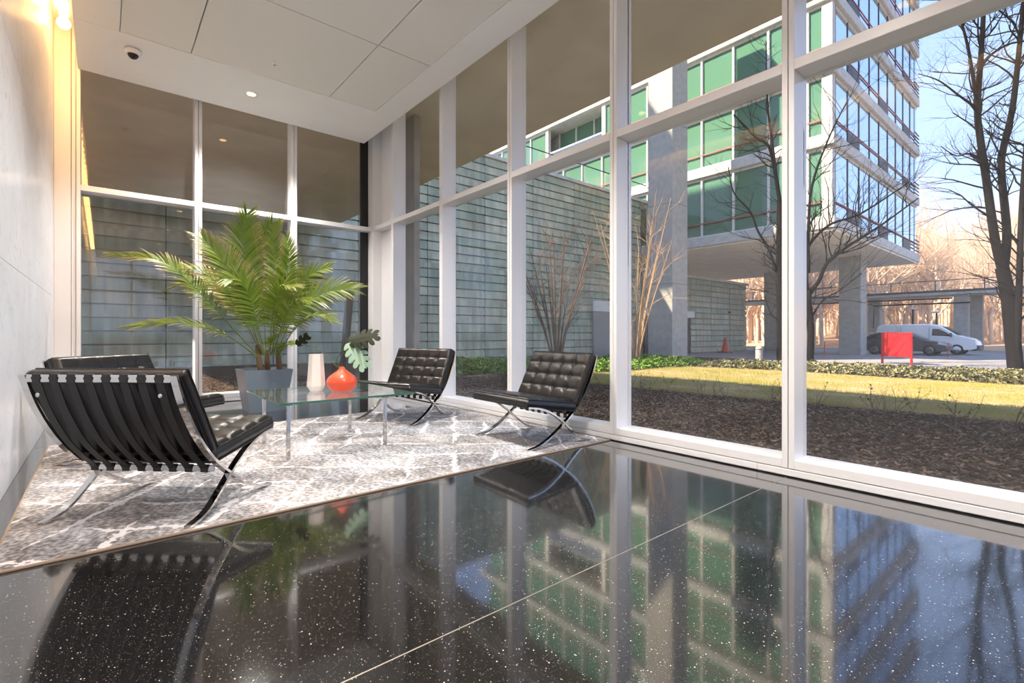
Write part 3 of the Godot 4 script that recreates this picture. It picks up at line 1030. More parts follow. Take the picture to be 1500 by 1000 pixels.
func build_palm() -> void:
	var c := V(1.565, 0, 6.79)
	var o := thing("planter", "slate grey square planter flaring to the top, holding the palm", "planter", c, 0.0)
	var lo := 0.205
	var hi := 0.275
	var ht := 0.52
	var m := MB.new()
	var sg := [Vector2(-1, 1), Vector2(1, 1), Vector2(1, -1), Vector2(-1, -1)]
	var bl := []; var tl := []; var ti := []; var si := []
	for e in sg:
		bl.append(Vector3(e.x * lo, 0, e.y * lo)); tl.append(Vector3(e.x * hi, ht, e.y * hi))
		ti.append(Vector3(e.x * (hi - 0.018), ht, e.y * (hi - 0.018))); si.append(Vector3(e.x * (hi - 0.026), ht - 0.06, e.y * (hi - 0.026)))
	for k in 4:
		var j := (k + 1) % 4
		var f := MB.new()
		f.face([bl[k], bl[j], tl[j], tl[k]], Vector3(0, ht / 2, 0))
		f.quad(tl[k], tl[j], ti[j], ti[k])
		f.quad(ti[k], ti[j], si[j], si[k])
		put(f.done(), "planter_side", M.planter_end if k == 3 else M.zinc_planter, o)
	m.face(bl.duplicate(), Vector3(0, 1, 0))
	put(m.done(), "planter_base", M.zinc_planter, o)
	m = MB.new()
	for i in 8:
		for j in 8:
			var q := func(a: int, b: int) -> Vector3:
				return Vector3((a / 8.0 - 0.5) * 2 * 0.25, ht - 0.05 + 0.015 * sin(a * 2.3 + b * 1.7), (b / 8.0 - 0.5) * 2 * 0.25)
			m.quad(q.call(i, j), q.call(i, j + 1), q.call(i + 1, j + 1), q.call(i + 1, j))
	put(m.done(), "soil", M.soil, o)
	# the palm itself
	var t := thing("potted_palm", "large feathery green palm with arching fronds, growing in the grey planter", "palm", c + Vector3(0, ht - 0.05, 0))
	var org := t.position
	rng.seed = 40
	for e in [[383, 529, 6.12, 376, 505], [410, 529, 6.22, 407, 508], [392, 531, 6.35, 391, 512]]:
		m = MB.new()
		var a := U(e[0], e[1] + 14, e[2]) - org
		var b := U(e[3], e[4], e[2]) - org
		a.y = -0.02
		m.col = Color(0.16, 0.095, 0.05)
		m.tube([a, a.lerp(b, 0.3), a.lerp(b, 0.7), b], [0.032, 0.036, 0.03, 0.018], 10)
		put(m.done(), "trunk", M.palm_stem, t)
	var F := [
		# pixels along the midrib with distances; leaflets, leaflet length, dry tips, facing, tone
		[[[379, 522, 6.1], [340, 480, 5.95], [300, 436, 5.8], [240, 384, 5.6], [166, 374, 5.45]], 42, 0.292, 0.8, Vector3(0.1, 0.8, 0.6), 0.5],
		[[[378, 524, 6.1], [345, 499, 5.9], [315, 484, 5.75], [262, 472, 5.55], [188, 478, 5.4]], 37, 0.270, 0.5, Vector3(0, 1, 0.35), 0.6],
		[[[382, 515, 6.15], [350, 455, 6.05], [316, 412, 5.95], [282, 394, 5.85], [250, 392, 5.75]], 36, 0.292, 0.9, Vector3(0.1, 0.8, 0.6), 0.75],
		[[[385, 518, 6.15], [368, 440, 6.2], [358, 380, 6.2], [356, 340, 6.15], [362, 312, 6.1]], 49, 0.454, 0.6, Vector3(0.05, 0.15, 1), 0.45],
		[[[384, 518, 6.12], [364, 460, 6.05], [340, 405, 5.95], [318, 372, 5.85], [298, 350, 5.8]], 45, 0.432, 0.8, Vector3(0.1, 0.4, 1), 0.55],
		[[[400, 518, 6.2], [404, 450, 6.25], [404, 390, 6.25], [402, 350, 6.2], [410, 326, 6.2]], 41, 0.216, 0.5, Vector3(-0.5, 0.2, 0.8), 0.5],
		[[[405, 520, 6.2], [422, 478, 6.15], [446, 446, 6.1], [478, 428, 6.05], [520, 424, 6.0]], 41, 0.389, 0.25, Vector3(-0.1, 0.6, 0.8), 0.45],
		[[[404, 520, 6.25], [418, 470, 6.3], [432, 432, 6.35], [452, 404, 6.35], [480, 392, 6.3]], 39, 0.346, 0.3, Vector3(-0.1, 0.6, 0.8), 0.5],
		[[[408, 522, 6.15], [424, 492, 6.05], [442, 472, 5.95], [466, 462, 5.9], [488, 470, 5.85]], 34, 0.259, 0.3, Vector3(0, 0.9, 0.5), 0.6],
		[[[388, 520, 6.1], [376, 470, 5.95], [364, 430, 5.8], [350, 410, 5.65], [330, 408, 5.5]], 39, 0.367, 0.4, Vector3(0, 0.6, 0.8), 0.5],
		[[[396, 520, 6.1], [398, 470, 5.95], [404, 436, 5.8], [414, 418, 5.7], [430, 420, 5.6]], 37, 0.324, 0.3, Vector3(0, 0.6, 0.8), 0.8],
		[[[400, 520, 6.1], [412, 480, 5.95], [424, 450, 5.85], [436, 436, 5.75], [452, 440, 5.7]], 32, 0.238, 0.2, Vector3(0, 0.6, 0.8), 0.95],
		[[[390, 518, 6.2], [386, 450, 6.3], [384, 395, 6.4], [388, 350, 6.4], [398, 326, 6.4]], 44, 0.389, 0.5, Vector3(0, 0.2, 1), 0.35],
		[[[386, 520, 6.15], [366, 476, 6.2], [344, 442, 6.25], [318, 424, 6.25], [292, 424, 6.2]], 39, 0.324, 0.3, Vector3(0, 0.7, 0.7), 0.3],
		[[[404, 524, 6.1], [412, 510, 5.95], [420, 502, 5.85], [430, 504, 5.8]], 18, 0.151, 0.2, Vector3(0, 0.8, 0.6), 1.0],
		[[[392, 522, 6.1], [396, 506, 5.95], [402, 494, 5.85], [410, 488, 5.75]], 19, 0.173, 0.2, Vector3(0, 0.7, 0.7), 1.0],
		[[[384, 520, 6.2], [354, 462, 6.35], [322, 424, 6.5], [284, 412, 6.6], [246, 424, 6.6]], 37, 0.302, 0.5, Vector3(0, 0.9, 0.4), 0.3],
		[[[398, 518, 6.2], [410, 458, 6.1], [420, 408, 6.0], [424, 376, 5.9], [420, 350, 5.85]], 41, 0.281, 0.5, Vector3(-0.2, 0.2, 1), 0.55],
	]
	for e in F:
		var pts := []
		for q in e[0]: pts.append(U(q[0], q[1], q[2]) - org)
		frond(t, pts, e[1], e[2], e[3], e[4], e[5])

# ------------------------------------------------------------------ outdoors: ground
func gy(x: float, d: float) -> float:
	var a := smoothstep(4.0, 15.0, x) * -0.27 - 0.05
	if x < 4.0 and d > 8.0: a = -0.05
	a += 0.02 * sin(x * 0.9 + d * 0.6) * smoothstep(4.2, 6.0, x) * (1.0 - smoothstep(18.0, 20.0, x))
	return a

func ground_sheet(called: String, m_: Material, label: String, x0: float, x1: float, d0: float, d1: float, nx: int, nd: int, lift := 0.0) -> Node3D:
	var o := setting(called, label, "ground")
	var m := MB.new()
	var base := m.v.size()
	for j in nd + 1:
		for i in nx + 1:
			var x := lerpf(x0, x1, float(i) / nx); var d := lerpf(d0, d1, float(j) / nd)
			var e := 0.05
			var nn := Vector3(gy(x - e, d) - gy(x + e, d), 2 * e, gy(x, d + e) - gy(x, d - e)).normalized()
			m.vert(V(x, gy(x, d) + lift, d), nn)
	for j in nd:
		for i in nx:
			var a := base + j * (nx + 1) + i
			m.idx.append_array([a, a + nx + 2, a + 1, a, a + nx + 1, a + nx + 2])
	put(m.done(), "surface", m_, o)
	return o

func scatter(called: String, label: String, category: String, mesh: Mesh, m_: Material, xf: Array, cols: PackedColorArray, parent: Node = null) -> void:
	var mm := MultiMesh.new()
	mm.transform_format = MultiMesh.TRANSFORM_3D
	mm.use_colors = true
	mm.mesh = mesh
	mm.instance_count = xf.size()
	for i in xf.size():
		mm.set_instance_transform(i, xf[i])
		mm.set_instance_color(i, cols[i])
	var o := MultiMeshInstance3D.new()
	o.multimesh = mm
	o.material_override = m_
	o.name = numbered(called)
	add_child(o)
	tag(o, label, category, "", "stuff")

func build_ground() -> void:
	ground_sheet("mulch_bed", M.mulch, "bark mulch bed along the foot of the side glazing", XG + 0.06, 8.6, -14.0, 18.0, 24, 60)
	ground_sheet("porch_bed", M.mulch, "bark mulch under the roof beyond the glazed end wall", -3.2, XG + 0.06, DG + 0.06, 18.0, 8, 20)
	ground_sheet("lawn", M.lawn, "patchy winter lawn between mulch bed and hedge", 8.6, 18.0, -14.0, 18.0, 24, 40)
	ground_sheet("hedge_bed", M.mulch, "soil strip under the low hedge by the driveway", 18.0, 20.6, -14.0, 11.5, 6, 30)
	ground_sheet("forecourt", M.mulch, "brown planting bed at the foot of the concrete pillar", 18.0, 26.0, 11.5, 18.0, 6, 8)
	ground_sheet("driveway", M.asphalt, "pale asphalt driveway in front of the parked vehicles", 20.6, 54.0, -30.0, 11.5, 8, 8)
	ground_sheet("paving", M.asphalt, "paved undercroft below the office block", 26.0, 54.0, 11.5, 40.0, 8, 8)
	var o := setting("hillside", "leaf covered woodland floor behind the footbridge", "hill")
	var m := MB.new()
	for i in 14:
		for j in 40:
			var q := func(a: int, b: int) -> Vector3:
				var x := 54.0 + 110.0 * a / 14.0
				var dd := -60.0 + 180.0 * b / 40.0
				return V(x, -0.32 + 0.0008 * pow(x - 54.0, 2.0) + 0.25 * sin(x * 0.3 + dd * 0.2) * minf(1.0, (x - 54.0) / 10.0), dd)
			m.quad(q.call(i, j), q.call(i + 1, j), q.call(i + 1, j + 1), q.call(i, j + 1))
	put(m.done(), "surface", M.leaf_litter, o)
	# kerb between hedge bed and driveway
	var k := setting("kerb", "concrete kerb between hedge bed and driveway", "kerb")
	for i in 12:
		bb("kerb_stone", M.pale_concrete, k, 20.5, 20.66, -0.5, -0.22, 11.5 - 2.0 * (i + 1) + 0.006, 11.5 - 2.0 * i - 0.006, 0.01)

	# bark chips
	rng.seed = 5
	var chip := MB.new()
	chip.box(Vector3.ZERO, Vector3(0.042, 0.006, 0.012))
	var xf := []; var cs := PackedColorArray()
	for i in 60000:
		var x := 3.78 + 4.95 * pow(rng.randf(), 1.35)
		var d := rng.randf_range(-0.9, 8.0 + 3.0 * rng.randf())
		if i % 9 == 0:
			x = rng.randf_range(-1.2, 3.7); d = rng.randf_range(8.3, 14.0)
		var s := rng.randf_range(0.35, 1.5)
		var b := Basis.from_euler(Vector3(rng.randf_range(-0.5, 0.5), rng.randf() * TAU, rng.randf_range(-0.5, 0.5))).scaled(Vector3(s, s, s))
		xf.append(Transform3D(b, V(x, gy(x, d) + rng.randf_range(0.0, 0.02), d)))
		var g := rng.randf()
		cs.append(Color(0.028, 0.018, 0.012).lerp(Color(0.27, 0.19, 0.14), g * g * g))
	scatter("bark_chips", "loose brown bark chips covering the mulch bed", "mulch", chip.done(), M.mulch_chip, xf, cs)
	# lawn blades
	var bl := MB.new()
	for k2 in 3:
		var a := k2 * 2.1
		var p := Vector3(cos(a) * 0.012, 0, sin(a) * 0.012)
		var q := p + Vector3(cos(a + 1) * 0.02, 0.05, sin(a + 1) * 0.02)
		var w := Vector3(-sin(a), 0, cos(a)) * 0.003
		bl.quad(p - w, p + w, q + w * 0.2, q - w * 0.2)
	xf = []; cs = PackedColorArray()
	var patch := FastNoiseLite.new(); patch.seed = 3; patch.frequency = 0.25
	for i in 70000:
		var x := 8.4 + 9.4 * pow(rng.randf(), 1.2); var d := rng.randf_range(-1.5, 12.0)
		var g := patch.get_noise_2d(x * 2, d * 2)
		if g < -0.28 and rng.randf() < 0.7: continue
		var s := rng.randf_range(0.6, 1.5)
		xf.append(Transform3D(Basis(Vector3.UP, rng.randf() * TAU).scaled(Vector3(s, s * rng.randf_range(0.5, 1.1), s)), V(x, gy(x, d) - 0.004, d)))
		cs.append(Color(0.46, 0.36, 0.19).lerp(Color(0.33, 0.32, 0.075), clampf(0.45 + g * 1.4 + rng.randf_range(-0.3, 0.3), 0, 1)))
	scatter("grass", "short yellow green winter grass on the lawn", "grass", bl.done(), M.grass_blade, xf, cs)
	# evergreen ground cover: heaps of small leaves
	var lf := MB.new()
	lf.quad(Vector3(0, 0, 0), Vector3(0.026, 0.008, 0.03), Vector3(0, 0.012, 0.075), Vector3(-0.026, 0.008, 0.03))
	lf.quad(Vector3(0, 0, 0), Vector3(-0.05, 0.014, -0.026), Vector3(-0.07, 0.02, 0.008), Vector3(-0.036, 0.01, 0.024))
	var lm := lf.done()
	var bands := [
		["ivy_bed", "bright green ivy in front of the concrete pillar and glass plank wall", 6.6, 19.8, 10.4, 14.8, 0.48, 34000, Color(0.055, 0.12, 0.02), Color(0.26, 0.42, 0.055)],
		["low_hedge", "low olive evergreen hedge running along the driveway kerb", 18.2, 20.3, -6.0, 10.2, 0.42, 24000, Color(0.07, 0.075, 0.035), Color(0.36, 0.33, 0.17)],
	]
	for e in bands:
		xf = []; cs = PackedColorArray()
		for i in e[7]:
			var a := rng.randf(); var b := rng.randf()
			var x := lerpf(e[2], e[3], a); var d := lerpf(e[4], e[5], b)
			var edge := minf(1.0, minf(minf(a, 1 - a) * (e[3] - e[2]), minf(b, 1 - b) * (e[5] - e[4])) / 0.5)
			var clump := 0.55 + 0.45 * patch.get_noise_2d(x * 5, d * 5)
			var y: float = e[6] * clump * sqrt(edge) * pow(rng.randf(), 0.35)
			var s := rng.randf_range(0.7, 1.5)
			xf.append(Transform3D(Basis.from_euler(Vector3(rng.randf_range(-0.9, 0.9), rng.randf() * TAU, rng.randf_range(-0.9, 0.9))).scaled(Vector3(s, s, s)), V(x, gy(x, d) + y, d)))
			cs.append((e[8] as Color).lerp(e[9], pow(rng.randf(), 1.3)))
		scatter(e[0], e[1], "ivy" if e[0] == "ivy_bed" else "hedge", lm, M.grass_blade, xf, cs)
	# dead twigs and seedlings at the edge of the mulch
	for i in 26:
		var x := rng.randf_range(7.2, 9.3); var d := rng.randf_range(0.2, 6.8)
		var p := thing("weed_stalk", "thin dry weed stalk with shrivelled leaves at the edge of the mulch bed", "weed", V(x, gy(x, d) - 0.01, d), 0.0, "dry weeds between mulch and lawn")
		var m2 := MB.new()
		var m3 := MB.new()
		for k3 in 4:
			var to := Vector3(rng.randf_range(-0.2, 0.2), rng.randf_range(0.12, 0.42), rng.randf_range(-0.2, 0.2))
			var mid := to * 0.5 + Vector3(rng.randf_range(-0.04, 0.04), 0.03, rng.randf_range(-0.04, 0.04))
			m2.tube([Vector3.ZERO, mid, to], [0.004, 0.003, 0.0015], 4, false)
			for q in 4:
				var at := mid.lerp(to, q / 3.0)
				var dr := Vector3(rng.randf_range(-1, 1), rng.randf_range(-0.3, 0.6), rng.randf_range(-1, 1)).normalized() * 0.045
				var sd := dr.cross(Vector3.UP).normalized() * 0.014
				m3.quad(at, at + dr * 0.5 + sd, at + dr, at + dr * 0.5 - sd)
		put(m2.done(), "stalk", M.twig_bark, p)
		put(m3.done(), "leaf_spray", M.monstera_dark, p).set_meta("kind", "stuff")

# ------------------------------------------------------------------ outdoors: buildings
const FX := 26.5      # long facade of the office block
const FD := 8.0       # its short facade
const WALL_D := 18.0  # glass plank wall

func build_plank_wall() -> void:
	var o := thing("glass_plank_wall", "tall wall of lapped greenish glass planks beyond the lobby and pillar", "wall")
	var pitch := 0.385
	var bays := 9
	var m := MB.new()
	m.cbox(Vector3.ZERO, Vector3(2.97, pitch - 0.034, 0.02), 0.004, Basis(Vector3.RIGHT, -0.10))
	var plank := m.done()
	rng.seed = 71
	for b in bays:
		var x := -0.06 - 1.5 + 3.0 * b + 1.5
		for r in 24:
			put(plank, "plank", M["plank_%d" % (rng.randi() % 4)], o, V(x, pitch * (r + 0.5) - 0.1, WALL_D))
		bb("post", M.black_steel, o, x + 1.485, x + 1.515, -0.3, 9.15, WALL_D + 0.01, WALL_D + 0.09, 0.0)
	bb("wall_core", M.concrete, o, -4.0, 25.4, -0.5, 9.15, WALL_D + 0.14, WALL_D + 0.3, 0.0)
	bb("coping", M.pale_concrete, o, -4.0, 26.4, 9.15, 9.32, WALL_D - 0.08, WALL_D + 0.4, 0.01)
	# doorway with a pale lintel to the side of the pillar
	bb("lintel", M.sign_white, o, 20.9, 24.2, 2.25, 2.85, WALL_D - 0.22, WALL_D - 0.05, 0.01)
	bb("door_panel", M.door_grey, o, 20.9, 22.3, -0.35, 2.25, WALL_D - 0.16, WALL_D - 0.06, 0.01)
	bb("door_panel", M.door_dark, o, 22.3, 23.9, -0.35, 2.25, WALL_D - 0.12, WALL_D - 0.06, 0.01)
	# the part under the office block
	var w := thing("undercroft_wall", "glass plank wall with a doorway underneath the office block", "wall")
	var m2 := MB.new()
	m2.cbox(Vector3.ZERO, Vector3(2.75, 0.335, 0.02), 0.004, Basis(Vector3.RIGHT, -0.10))
	var plank2 := m2.done()
	for b in 5:
		var x := 26.9 + 2.8 * b
		for r in 13:
			if b < 2 and r < 6: continue
			put(plank2, "plank", M["plank_%d" % (rng.randi() % 4)], w, V(x, -0.32 + 0.40 * (r + 0.5), WALL_D - 0.1))
	bb("wall_core", M.concrete, w, 25.4, 39.6, -0.4, 4.9, WALL_D + 0.04, WALL_D + 0.3, 0.0)
	bb("coping", M.pale_concrete, w, 25.4, 39.7, 4.88, 5.05, WALL_D - 0.2, WALL_D + 0.35, 0.01)
	bb("lintel", M.sign_white, w, 25.6, 31.1, 2.1, 2.55, WALL_D - 0.4, WALL_D - 0.1, 0.01)
	bb("lintel_mark", M.sign_red, w, 27.2, 27.65, 2.18, 2.47, WALL_D - 0.42, WALL_D - 0.39, 0.0)
	bb("door_panel", M.door_dark, w, 25.6, 28.1, -0.35, 2.1, WALL_D - 0.2, WALL_D - 0.1, 0.01)
	bb("door_panel", M.door_grey, w, 28.1, 30.1, -0.35, 2.1, WALL_D - 0.3, WALL_D - 0.1, 0.01)
	bb("door_panel", M.door_dark, w, 30.1, 30.9, -0.35, 2.1, WALL_D - 0.2, WALL_D - 0.1, 0.01)
	var l := MB.new()
	l.lathe([Vector2(0.0001, 0), Vector2(0.09, 0.0), Vector2(0.09, 0.12), Vector2(0.0001, 0.14)], 12)
	put(l.done(), "wall_fitting", M.black_steel, w, V(36.4, 2.6, WALL_D - 0.26))
	# terrace behind the top of the wall
	var t := thing("terrace", "roof terrace with a glass balustrade above the tall glass plank wall", "terrace")
	bb("terrace_deck", M.pale_concrete, t, -4.0, FX - 0.3, 8.9, 9.15, WALL_D + 0.3, 44.0, 0.0)
	for k in 16:
		var x := 1.0 + 1.5 * k
		bb("balustrade_pane", M.clear_glass, t, x + 0.02, x + 1.48, 9.33, 10.3, WALL_D + 0.12, WALL_D + 0.135, 0.0)
	bb("hand_rail", M.grey_trim, t, 1.0, 26.2, 10.3, 10.35, WALL_D + 0.1, WALL_D + 0.15, 0.005)
	bb("deck_wall", M.pale_concrete, t, -4.0, FX - 0.3, 9.15, 13.0, 40.0, 40.4, 0.0)

func build_office() -> void:
	var o := thing("office_block", "office block raised on concrete columns with ribbon windows and pale floor slabs", "building")
	var ys := [6.0, 9.95, 13.4, 16.85, 20.3, 23.75]
	var th := 0.55
	var xe := 43.4
	for y in ys:
		bb("floor_slab", M.pale_concrete, o, FX - 0.22, xe + 0.3, y, y + th, FD - 0.18, 36.0, 0.03)
	bb("soffit", M.soffit_concrete, o, FX - 0.1, xe, 5.9, 6.0, FD - 0.1, 36.0, 0.0)
	bb("core", M.pale_concrete, o, FX + 1.5, xe - 1.5, 6.5, 24.0, FD + 1.5, 36.0, 0.0)
	for r in 5:
		var y0: float = ys[r] + th
		var y1: float = ys[r + 1]
		# long facade, facing the lobby
		var d := FD + 0.35
		bb("corner_pier", M.pale_concrete, o, FX - 0.05, FX + 0.35, y0, y1, FD - 0.05, FD + 0.35, 0.01)
		var ds := [FD + 0.35, 9.03]
		while ds[-1] < 34.0: ds.append(ds[-1] + 1.84)
		for i in ds.size() - 1:
			var a: float = ds[i]; var b: float = ds[i + 1]
			if a < 27.0 and a > 21.5 and r == 2:
				continue
			var w := bb("window", M.window_frame, o, FX, FX + 0.1, y1 - 0.12, y1, a, b, 0.0)
			var mid := w.position
			bx("mullion", M.window_frame, w, V(FX + 0.03, (y0 + y1) / 2, a) - mid, Vector3(0.14, y1 - y0, 0.11), 0.01)
			bx("pane", M.green_pane, w, V(FX + 0.10, (y0 + 0.75 + y1 - 0.12) / 2, (a + b) / 2) - mid, Vector3(0.03, y1 - y0 - 0.87, b - a - 0.1), 0.0)
			bx("spandrel", M.green_pane, w, V(FX + 0.09, y0 + 0.36, (a + b) / 2) - mid, Vector3(0.04, 0.70, b - a - 0.1), 0.0)
			bx("rail", M.rail_red, w, V(FX - 0.02, y0 + 0.78, (a + b) / 2) - mid, Vector3(0.06, 0.06, b - a), 0.0)
			bx("sill", M.window_frame, w, V(FX + 0.02, y0 + 0.04, (a + b) / 2) - mid, Vector3(0.16, 0.08, b - a), 0.0)
		# short facade, mirror panes
		var xs := [FX + 0.55]
		while xs[-1] < xe - 1.2: xs.append(xs[-1] + 1.86)
		for i in xs.size() - 1:
			var a: float = xs[i]; var b: float = xs[i + 1]
			var w := bb("window", M.window_frame, o, a, b, y1 - 0.10, y1, FD, FD + 0.1, 0.0)
			var mid := w.position
			bx("mullion", M.grey_trim, w, V(a, (y0 + y1) / 2, FD + 0.015) - mid, Vector3(0.055, y1 - y0, 0.04), 0.0)
			bx("pane", M.blue_pane, w, V((a + b) / 2, (y0 + y1 - 0.1) / 2, FD + 0.045) - mid, Vector3(b - a - 0.055, y1 - y0 - 0.1, 0.03), 0.0)
			bx("rail", M.rail_red, w, V((a + b) / 2, y0 + 0.78, FD - 0.02) - mid, Vector3(b - a, 0.05, 0.05), 0.0)
			if i % 3 == 1: bx("vent_panel", M.grey_trim, w, V((a + b) / 2, y0 + 0.36, FD + 0.012) - mid, Vector3(b - a - 0.1, 0.72, 0.04), 0.0)
		bx("pane", M.blue_pane, o, V(FX + 0.45, (y0 + y1) / 2, FD + 0.045), Vector3(0.2, y1 - y0, 0.03), 0.0)
		# balcony rails at the far corner
		for k in 4: bx("balcony_rail", M.grey_trim, o, V(xe - 0.1, y0 + 0.2 + 0.24 * k, FD - 0.1), Vector3(1.2, 0.06, 0.05), 0.0)
		bx("balcony_post", M.grey_trim, o, V(xe - 0.2, (y0 + y1) / 2, FD + 0.1), Vector3(0.16, y1 - y0, 0.16), 0.0)
		if r == 2:
			# open loggia with a bare concrete ceiling
			var w := bb("loggia_back", M.green_pane, o, FX + 1.35, FX + 1.4, y0, y1, 21.9, 27.3, 0.0)
			for k in 4: bx("loggia_mullion", M.window_frame, w, V(FX + 1.3, (y0 + y1) / 2, 21.9 + 1.8 * k) - w.position, Vector3(0.1, y1 - y0, 0.1), 0.0)
			bb("loggia_post", M.window_frame, o, FX - 0.05, FX + 0.25, y0, y1, 27.2, 27.5, 0.01)
			bb("loggia_post", M.window_frame, o, FX - 0.05, FX + 0.25, y0, y1, 21.6, 21.9, 0.01)
			bb("loggia_rail", M.window_frame, o, FX - 0.05, FX + 0.05, y0 + 0.95, y0 + 1.05, 21.9, 27.2, 0.0)
			bb("loggia_glass", M.blue_pane, o, FX - 0.02, FX + 0.02, y0, y0 + 0.95, 21.9, 27.2, 0.0)
	for e in [[36.7, 9.9], [41.2, 16.4]]:
		bb("column", M.concrete, o, e[0] - 0.6, e[0] + 0.6, -0.5, 6.0, e[1] - 0.6, e[1] + 0.6, 0.03)

	var p := thing("concrete_pillar", "massive square concrete pillar standing in the ivy before the office block", "pillar", V(22.2, -0.5, 14.05))
	for k in 5: bx("pillar_lift", M.concrete, p, Vector3(0, 2.0 + 4.0 * k, 0), Vector3(1.4, 3.99, 1.4), 0.015)
	# unseen wing, added to throw the slanting shade on the pillar
	var wing := thing("added_shade_wing", "unseen wing on a concrete pylon, added above the terrace to shade the pillar", "building")
	bb("shade_wing_body", M.pale_concrete, wing, -1.2, 3.6, 24.4, 31.0, 26.0, 68.0, 0.05)
	bb("pylon", M.concrete, wing, -0.2, 2.6, -0.5, 24.4, 54.0, 60.0, 0.05)  # carries the added wing, likewise out of view
	# thin blade pier by the corner of the lobby
	var q := thing("concrete_pier", "thin raw concrete pier just outside the corner of the glazing", "pier", V(4.15, -0.2, 7.8))
	bx("pier_shaft", M.concrete, q, Vector3(0, (TOP + 0.24) / 2, 0), Vector3(0.12, TOP + 0.24, 0.58), 0.008)

func build_bridge() -> void:
	var o := thing("footbridge", "elevated concrete footbridge with glass balustrade behind the white van", "bridge")
	bb("deck", M.pale_concrete, o, 50.0, 53.4, 4.05, 4.4, -40.0, 34.0, 0.03)
	bb("deck_edge", M.grey_trim, o, 49.93, 50.0, 4.25, 4.42, -40.0, 34.0, 0.0)
	for k in 24:
		var d := -34.0 + 2.8 * k
		bb("balustrade_pane", M.clear_glass, o, 50.05, 50.08, 4.4, 5.15, d + 0.03, d + 2.77, 0.0)
		bb("baluster", M.grey_trim, o, 50.03, 50.1, 4.4, 5.15, d - 0.03, d + 0.03, 0.0)
	bb("hand_rail", M.grey_trim, o, 50.02, 50.11, 5.15, 5.2, -34.0, 33.0, 0.0)
	for e in [[50.8, 6.55], [53.0, 6.0], [53.0, 12.6], [50.8, 20.0], [50.8, -7.0]]:
		bb("column", M.concrete, o, e[0] - 0.42, e[0] + 0.42, -0.5, 4.05, e[1] - 0.42, e[1] + 0.42, 0.02)
	for e in [[3.78, 7.0, 18.0], [3.4, 6.0, 12.0]]:
		var m := MB.new()
		m.tube([V(50.2, e[0], e[1]), V(50.2, e[0], e[2]), V(50.2, e[0] - (1.9 if e[0] < 3.5 else 0.1), e[2] + 0.05)], [0.06], 8)
		put(m.done(), "drain_pipe", M.black_steel, o)

# ------------------------------------------------------------------ outdoors: vehicles and small things
func wheel(parent: Node, at: Vector3, r: float, w: float) -> void:
	var t := Basis(Vector3.FORWARD, PI / 2)
	var m := MB.new()
	m.lathe([Vector2(r * 0.62, -w / 2), Vector2(r * 0.93, -w / 2), Vector2(r, -w * 0.36), Vector2(r, w * 0.36), Vector2(r * 0.93, w / 2), Vector2(r * 0.62, w / 2)], 28, Vector3.ZERO, t)
	var o := put(m.done(), "wheel", M.tyre, parent, at)
	m = MB.new()
	m.lathe([Vector2(0.0001, w * 0.46), Vector2(r * 0.16, w * 0.46), Vector2(r * 0.2, w * 0.36), Vector2(r * 0.55, w * 0.42), Vector2(r * 0.64, w * 0.48), Vector2(r * 0.64, -w * 0.48), Vector2(0.0001, -w * 0.4)], 24, Vector3.ZERO, t)
	put(m.done(), "hub", M.wheel_metal, o)
	for k in 5:
		var a := TAU * k / 5
		var q := bx("spoke", M.grey_trim, o, Vector3(-w * 0.43, cos(a) * r * 0.4, sin(a) * r * 0.4), Vector3(0.02, r * 0.3, r * 0.12), 0.004)
		q.rotation.x = a

# body from a side outline: length runs along z (nose at +z), width along x
func body(parent: Node, called: String, m_: Material, pts: Array, x0: float, x1: float, bevel: float, inset: float) -> void:
	var p := PackedVector2Array()
	for e in pts: p.append(Vector2(e[0], e[1]))
	var m := MB.new()
	m.slab(p, x0, x1, bevel, inset)
	var t := Basis(Vector3(0, 0, 1), Vector3(0, 1, 0), Vector3(1, 0, 0))   # outline x -> z, depth z -> x
	for i in m.v.size():
		m.v[i] = t * m.v[i]
		m.n[i] = t * m.n[i]
	m.idx.reverse()   # the swap of axes mirrors, so turn the faces over
	put(m.done(), called, m_, parent)

